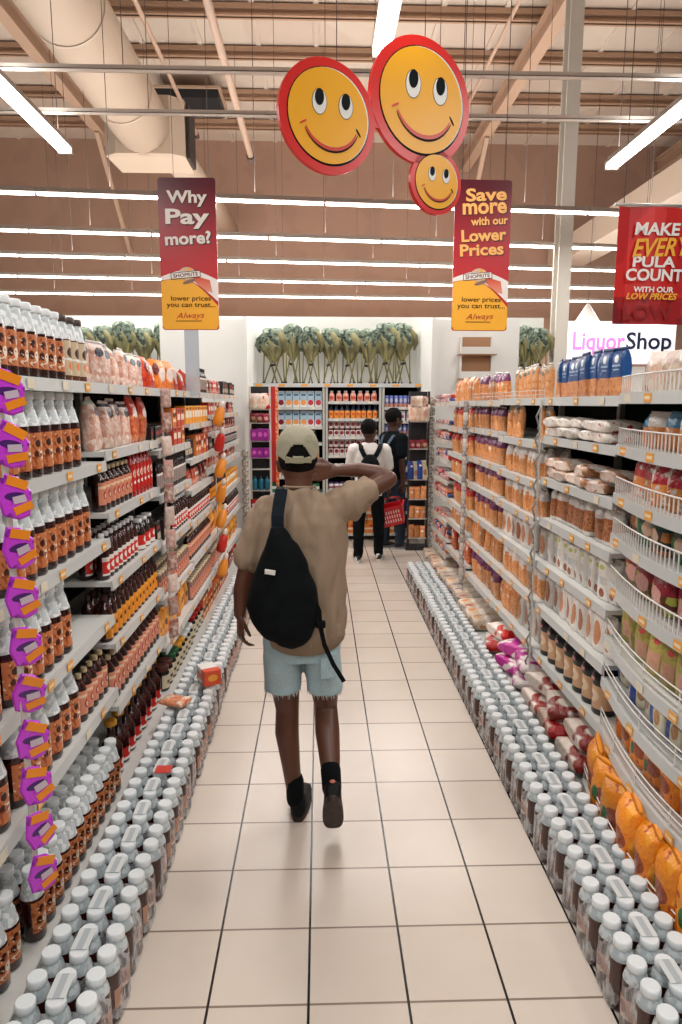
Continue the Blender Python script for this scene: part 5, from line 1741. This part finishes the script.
# ---------------- sling bag on his back
bg = empty('sling_bag', (-.155, 2.68, 1.0))
tag(bg, 'slouchy black sling bag hanging on the back of the beige shirt', 'bag')
B2 = lambda x, y, z: V(x + .155, y - 2.68, z - 1.0)
BAGM = mat('bag_black', '05090c', [('n', 6, .6, '080d10')], rough=.8, spec=.15, bump=.5, bscale=14)
b = MB()
lst = []
for x0, x1, z, dy in ((-.13, -.11, .855, .02), (-.175, -.07, .875, .045), (-.235, -.03, .915, .07), (-.285, -.015, .97, .08), (-.30, -.012, 1.04, .085), (-.285, -.02, 1.12, .08), (-.255, -.05, 1.21, .068), (-.225, -.09, 1.29, .052), (-.205, -.125, 1.34, .034), (-.195, -.145, 1.365, .02)):
    c = B2((x0 + x1) / 2, 2.675, z)
    lst.append((c.x, c.y, c.z, (x1 - x0) / 2, dy * .95))
b.rings(lst, 26, 2.1)
bb = fuse('bag_body', b, .006, BAGM, bg, 5, wob=.01, wsc=7, wst=(1.4, 1, .8))


def strap(pts, w, th, name, parent, m):
    rg = []
    pts = [Vector(p) for p in pts]
    for i, p in enumerate(pts):
        d = (pts[min(i + 1, len(pts) - 1)] - pts[max(i - 1, 0)]).normalized()
        nrm = Vector((0, -1, .0)) if abs(d.y) < .85 else Vector((0, 0, 1))
        u = d.cross(nrm).normalized(); n2 = u.cross(d)
        rg.append([p + u * w / 2 + n2 * th / 2, p - u * w / 2 + n2 * th / 2, p - u * w / 2 - n2 * th / 2, p + u * w / 2 - n2 * th / 2])
    return MB().loft(rg, 0, False).build(name, m, parent)


STR = mat('strap_navy', '121b24', rough=.8, spec=.15, bump=.3, bscale=80)
strap([B2(-.17, 2.69, 1.33), B2(-.172, 2.705, 1.40), B2(-.165, 2.745, 1.46), B2(-.160, 2.80, 1.495), B2(-.158, 2.86, 1.50), B2(-.16, 2.92, 1.48), B2(-.165, 2.965, 1.40), B2(-.16, 2.985, 1.28), B2(-.18, 2.995, 1.12), B2(-.24, 2.965, 1.04), B2(-.283, 2.88, 1.0), B2(-.285, 2.80, .98), B2(-.26, 2.72, .96), B2(-.22, 2.69, .96)], .05, .008, 'shoulder_strap', bg, STR)
strap([B2(-.04, 2.66, 1.1), B2(-.005, 2.655, 1.02), B2(.0, 2.655, .95), B2(.015, 2.65, .88), B2(.05, 2.645, .80), B2(.095, 2.64, .725)], .018, .005, 'loose_strap', bg, BAGM)
MB().cbox(-.02, .02, -.012, .012, -.015, .015, .004).build('strap_buckle', BAGM, bg).location = B2(.0, 2.655, .965)
lg = MB().cbox(-.021, .021, -.002, .002, -.01, .01, .001).build('white_tag', mat('white_tag', 'e9e6e0', rough=.5), bb)
lg.location = B2(-.197, 2.596, 1.198); lg.rotation_euler = (.12, .12, -.15)


# ================= generic background shopper
def shopper(loc, rz, H, skin, shirtm, trous, shoem, solem, label, arms, headyaw=0, wide=1.0, stride=.08, hat=None, legx=.095):
    s = H / 1.75
    b = MB()
    Q = lambda x, y, z: V(x * s * wide, y * s, z * s)
    hcc = Q(0, .01, 1.625)
    R_ = head(b, hcc, yaw=headyaw, pitch=-.08, s=s * 1.1)
    b.cap_tube([Q(0, -.005, 1.56), Q(0, -.01, 1.46)], [.055 * s, .06 * s], 12)
    b.rings([(0, 0, z * s, rx * s * wide, ry * s) for z, rx, ry in ((.84, .12, .1), (.92, .16, .115), (1.05, .14, .1), (1.25, .16, .11), (1.38, .17, .1), (1.46, .09, .07))], 20)
    ends = []
    for sd, (e, w, pn) in zip((-1, 1), arms):
        sh_ = Q(sd * .185, 0, 1.405)
        e_, w_ = Q(*e), Q(*w)
        b.cap_tube([sh_, (sh_ + e_) / 2, e_, (e_ * .6 + w_ * .4), w_], [.05 * s, .045 * s, .037 * s, .036 * s, .026 * s], 12)
        dd = (w_ - e_).normalized()
        hand(b, w_, w_ + dd * .09 + V(0, 0, -.01), -sd if False else (1 if sd < 0 else -1), pn, curl=.9, s=s)
        ends.append((sh_, e_, w_))
    for sd in (-1, 1):
        st = stride * sd
        b.cap_tube([Q(sd * .085, 0, .88), Q(sd * legx, st * .4 + .02, .50), Q(sd * legx, st, .09)], [.085 * s, .055 * s, .036 * s], 12)
        b.cap_tube([Q(sd * legx, st, .07), Q(sd * legx * 1.1, st + .12, .03)], [.035 * s, .028 * s], 10)
    body = fuse('person', b, .0075, skin, None, 4)
    body.location = loc; body.rotation_euler.z = rz
    tag(body, label, 'person')
    eyes(R_, body)
    hb = MB()
    hb.ell(R_ @ Vector((0, -.018, .034)), .088, .103, .1, 20, 12, R=R_.to_3x3())
    hb.ell(R_ @ Vector((0, -.036, -.006)), .077, .072, .05, 20, 12, R=R_.to_3x3())
    fuse('hair', hb, .007, HAIR, body, 3)
    sb = MB()
    sb.rings([(0, 0, z * s, rx * s * wide, ry * s) for z, rx, ry in ((.83, .178, .132), (.95, .182, .135), (1.15, .18, .13), (1.32, .19, .128), (1.4, .175, .108), (1.455, .11, .082), (1.482, .07, .065))], 26)
    for (sh_, e_, w_), sd in zip(ends, (-1, 1)):
        sb.cap_tube([sh_ + V(0, 0, -.012), sh_ * .45 + e_ * .55 + V(0, 0, .03), sh_ * .15 + e_ * .85 + V(0, 0, .03)], [.084 * s, .072 * s, .064 * s], 12)
    fuse('t_shirt', sb, .009, shirtm, body, 4, wob=.008, wsc=7)
    tb = MB()
    tb.rings([(0, 0, z * s, rx * s * wide, ry * s) for z, rx, ry in ((.80, .172, .118), (.86, .176, .122), (.95, .168, .118))], 24)
    for sd in (-1, 1):
        st = stride * sd
        tb.cap_tube([Q(sd * .088, 0, .86), Q(sd * legx, st * .4 + .02, .52), Q(sd * legx, st, .3), Q(sd * legx, st, .1)], [.096 * s, .078 * s, .068 * s, .062 * s], 14)
    fuse('trousers', tb, .009, trous, body, 4, wob=.008, wsc=8)
    for sd in (-1, 1):
        st = stride * sd
        shoe(body, Q(sd * legx, st - .07, .004), Q(sd * legx * 1.25, st + .19, .004), (0, 0, 1), sole=solem, upper=shoem)
    return body, Q, s


TEE = mat('tee_white', 'e6e3de', rough=.9, bump=.2, bscale=16)
BLK = mat('trousers_black', '090e12', rough=.9, spec=.15, bump=.3, bscale=20)
SN = mat('sneaker_mix', 'e8e6e2', [('n', 14, .52, '14181c')], rough=.5)
WS = mat('sole_white', 'e9e7e2', rough=.5)
p2, Q2, s2 = shopper((.57, 7.88, 0), -.12, 1.66, SKIN2, TEE, BLK, SN, WS, 'person in white t-shirt and black trousers carrying a red basket',
                     (((-.25, .04, 1.14), (-.2, .2, 1.0), (0, 0, 1)), ((.255, -.01, 1.12), (.245, .09, .86), (-1, 0, 0))), headyaw=-.5, stride=.08, wide=.98, legx=.125)
# backpack of the second person
bp = empty('backpack', (.57, 7.73, 1.08), -.12)
tag(bp, 'small black backpack worn over the white t-shirt', 'backpack')
b = MB()
b.rings([(0, 0, -.2, .11, .05), (0, 0, -.17, .14, .07), (0, 0, -.02, .135, .075), (0, 0, .1, .10, .06), (0, 0, .16, .06, .045), (0, 0, .18, .03, .03)], 22)
BPK = mat('backpack_black', '090e12', rough=.8, spec=.15, bump=.3)
fuse('pack_body', b, .008, BPK, bp, 3).location = (0, -.03, .02)
for s in (-1, 1):
    strap([V(s * .04, .0, .15), V(s * .075, .0, .20), V(s * .105, .03, .26), V(s * .115, .12, .305), V(s * .12, .21, .29), V(s * .13, .275, .24), V(s * .14, .29, .11), V(s * .165, .25, -.04), V(s * .19, .14, -.12), V(s * .12, .02, -.15)], .055, .01, 'shoulder_strap', bp, BPK)
MB().cbox(-.07, .07, -.02, .0, -.14, -.02, .006).build('front_pocket', BPK, bp).location = (0, -.1, 0)

TEE3 = mat('tee_black', '0b1014', rough=.9, spec=.15, bump=.2, bscale=16)
JEAN = mat('jeans_navy', '1b2a3a', [('n', 6, .6, '22344a')], rough=.9, bump=.3)
p3, Q3, s3 = shopper((.93, 8.62, 0), -1.05, 1.78, SKIN2, TEE3, JEAN, mat('shoe_navy', '141a24', rough=.5), mat('sole_grey', '9fa4aa', rough=.5), 'person in black t-shirt and dark jeans standing by the far shelves',
                     (((-.24, .03, 1.12), (-.22, .14, .93), (1, 0, 0)), ((.24, -.03, 1.12), (.235, .0, .86), (-1, 0, 0))), headyaw=0, stride=.06, wide=.9)
bp = empty('backpack', (.80, 8.55, 1.12), -1.05)
tag(bp, 'slate blue backpack worn by the person in the black t-shirt', 'backpack')
SLT = mat('backpack_slate', '46586a', rough=.75, bump=.3)
b = MB()
b.rings([(0, 0, -.24, .12, .06), (0, 0, -.2, .15, .085), (0, 0, .0, .15, .09), (0, 0, .14, .13, .075), (0, 0, .2, .08, .05), (0, 0, .22, .04, .03)], 22)
fuse('pack_body', b, .008, SLT, bp, 3).location = (0, -.06, 0)
for s in (-1, 1):
    strap([V(s * .06, .0, .18), V(s * .085, .02, .25), V(s * .11, .07, .33), V(s * .115, .14, .35), V(s * .115, .23, .32), V(s * .125, .27, .2), V(s * .14, .28, .05), V(s * .16, .2, -.1), V(s * .12, .05, -.18)], .045, .01, 'shoulder_strap', bp, SLT)

# red shopping basket
bk = empty('shopping_basket', (.875, 8.05, .42), -.0)
tag(bk, 'red plastic shopping basket held by the person in white', 'basket')
RBK = mat('basket_red', 'cf1620', rough=.3)
b = MB()
def rrect(w, d, z, r=.03, n=4):
    out = []
    for cx, cy, a0 in ((w / 2 - r, d / 2 - r, 0), (-w / 2 + r, d / 2 - r, PI / 2), (-w / 2 + r, -d / 2 + r, PI), (w / 2 - r, -d / 2 + r, 1.5 * PI)):
        for i in range(n + 1):
            a = a0 + PI / 2 * i / n
            out.append((cx + r * math.cos(a), cy + r * math.sin(a), z))
    return out
out = [rrect(.29, .2, 0), rrect(.31, .215, .08), rrect(.335, .235, .16), rrect(.355, .25, .215), rrect(.385, .28, .22), rrect(.385, .28, .232), rrect(.345, .24, .232), rrect(.325, .225, .16), rrect(.28, .19, .012)]
bb_ = b.loft(out, 0, False).build('basket_body', RBK, bk)
WGR = mat('basket_slots', 'e9c9c4', rough=.4)
for k in range(3):
    for j in range(9):
        xx = -.12 + j * .03
        q = MB().box(xx - .006, xx + .008, -.1, -.0985, 0, .035, M=Matrix.Translation((0, -.008 - .008 * k, .04 + .055 * k))).build('side_slot', WGR, bb_)
for s in (-1, 1):
    MB().tube([(-.16, s * .1, .225), (-.15, s * .06, .29), (-.1, s * .02, .315), (.1, s * .02, .315), (.15, s * .06, .29), (.16, s * .1, .225)], .007, 8).build('handle', mat('basket_handle', 'a8131a', rough=.35), bk)
bk.rotation_euler = (.1, -.26, -.2)
# ------------------------------------------------------------------ tidy, world, camera
for kd in K.values():
    for p in kd['protos']:
        if not p[1]:
            for c, gs in p[2]:
                for g in gs:
                    bpy.data.objects.remove(g)
                bpy.data.objects.remove(c)
            bpy.data.objects.remove(p[0])
w = bpy.data.worlds.new('world')
bpy.context.scene.world = w
w.use_nodes = True
bgn = w.node_tree.nodes['Background']
bgn.inputs[0].default_value = (1.0, .93, .88, 1)
bgn.inputs[1].default_value = WORLD
cam = bpy.data.cameras.new('camera')
co = bpy.data.objects.new('camera', cam); COL.objects.link(co)
yaw, pit, rol, fpx, H = 3.08922505e-02, 1.58309867e-01, 1.44551319e-03, 680.41, 1.85
cy, sy, cp_, sp = math.cos(yaw), math.sin(yaw), math.cos(pit), math.sin(pit)
F = Vector((sy * cp_, cy * cp_, -sp)); Rr = Vector((cy, -sy, 0)); U = Rr.cross(F)
R2 = Rr * math.cos(rol) + U * math.sin(rol); U2 = -Rr * math.sin(rol) + U * math.cos(rol)
M = Matrix((R2, U2, -F)).transposed().to_4x4(); M.translation = (0, 0, H)
co.matrix_world = M
cam.sensor_fit = 'HORIZONTAL'; cam.sensor_width = 36; cam.lens = fpx / 682 * 36
cam.clip_start = .05; cam.clip_end = 100
sc = bpy.context.scene
sc.camera = co
sc.view_settings.view_transform = 'Standard'; sc.view_settings.look = 'None'
sc.view_settings.gamma = 1; sc.view_settings.use_curve_mapping = False
sc.view_settings.exposure = EXPO
sc.cycles.max_bounces = 6; sc.cycles.diffuse_bounces = 3; sc.cycles.glossy_bounces = 3; sc.cycles.transparent_max_bounces = 12
sc.cycles.use_denoising = True
sc.cycles.sample_clamp_indirect = 6
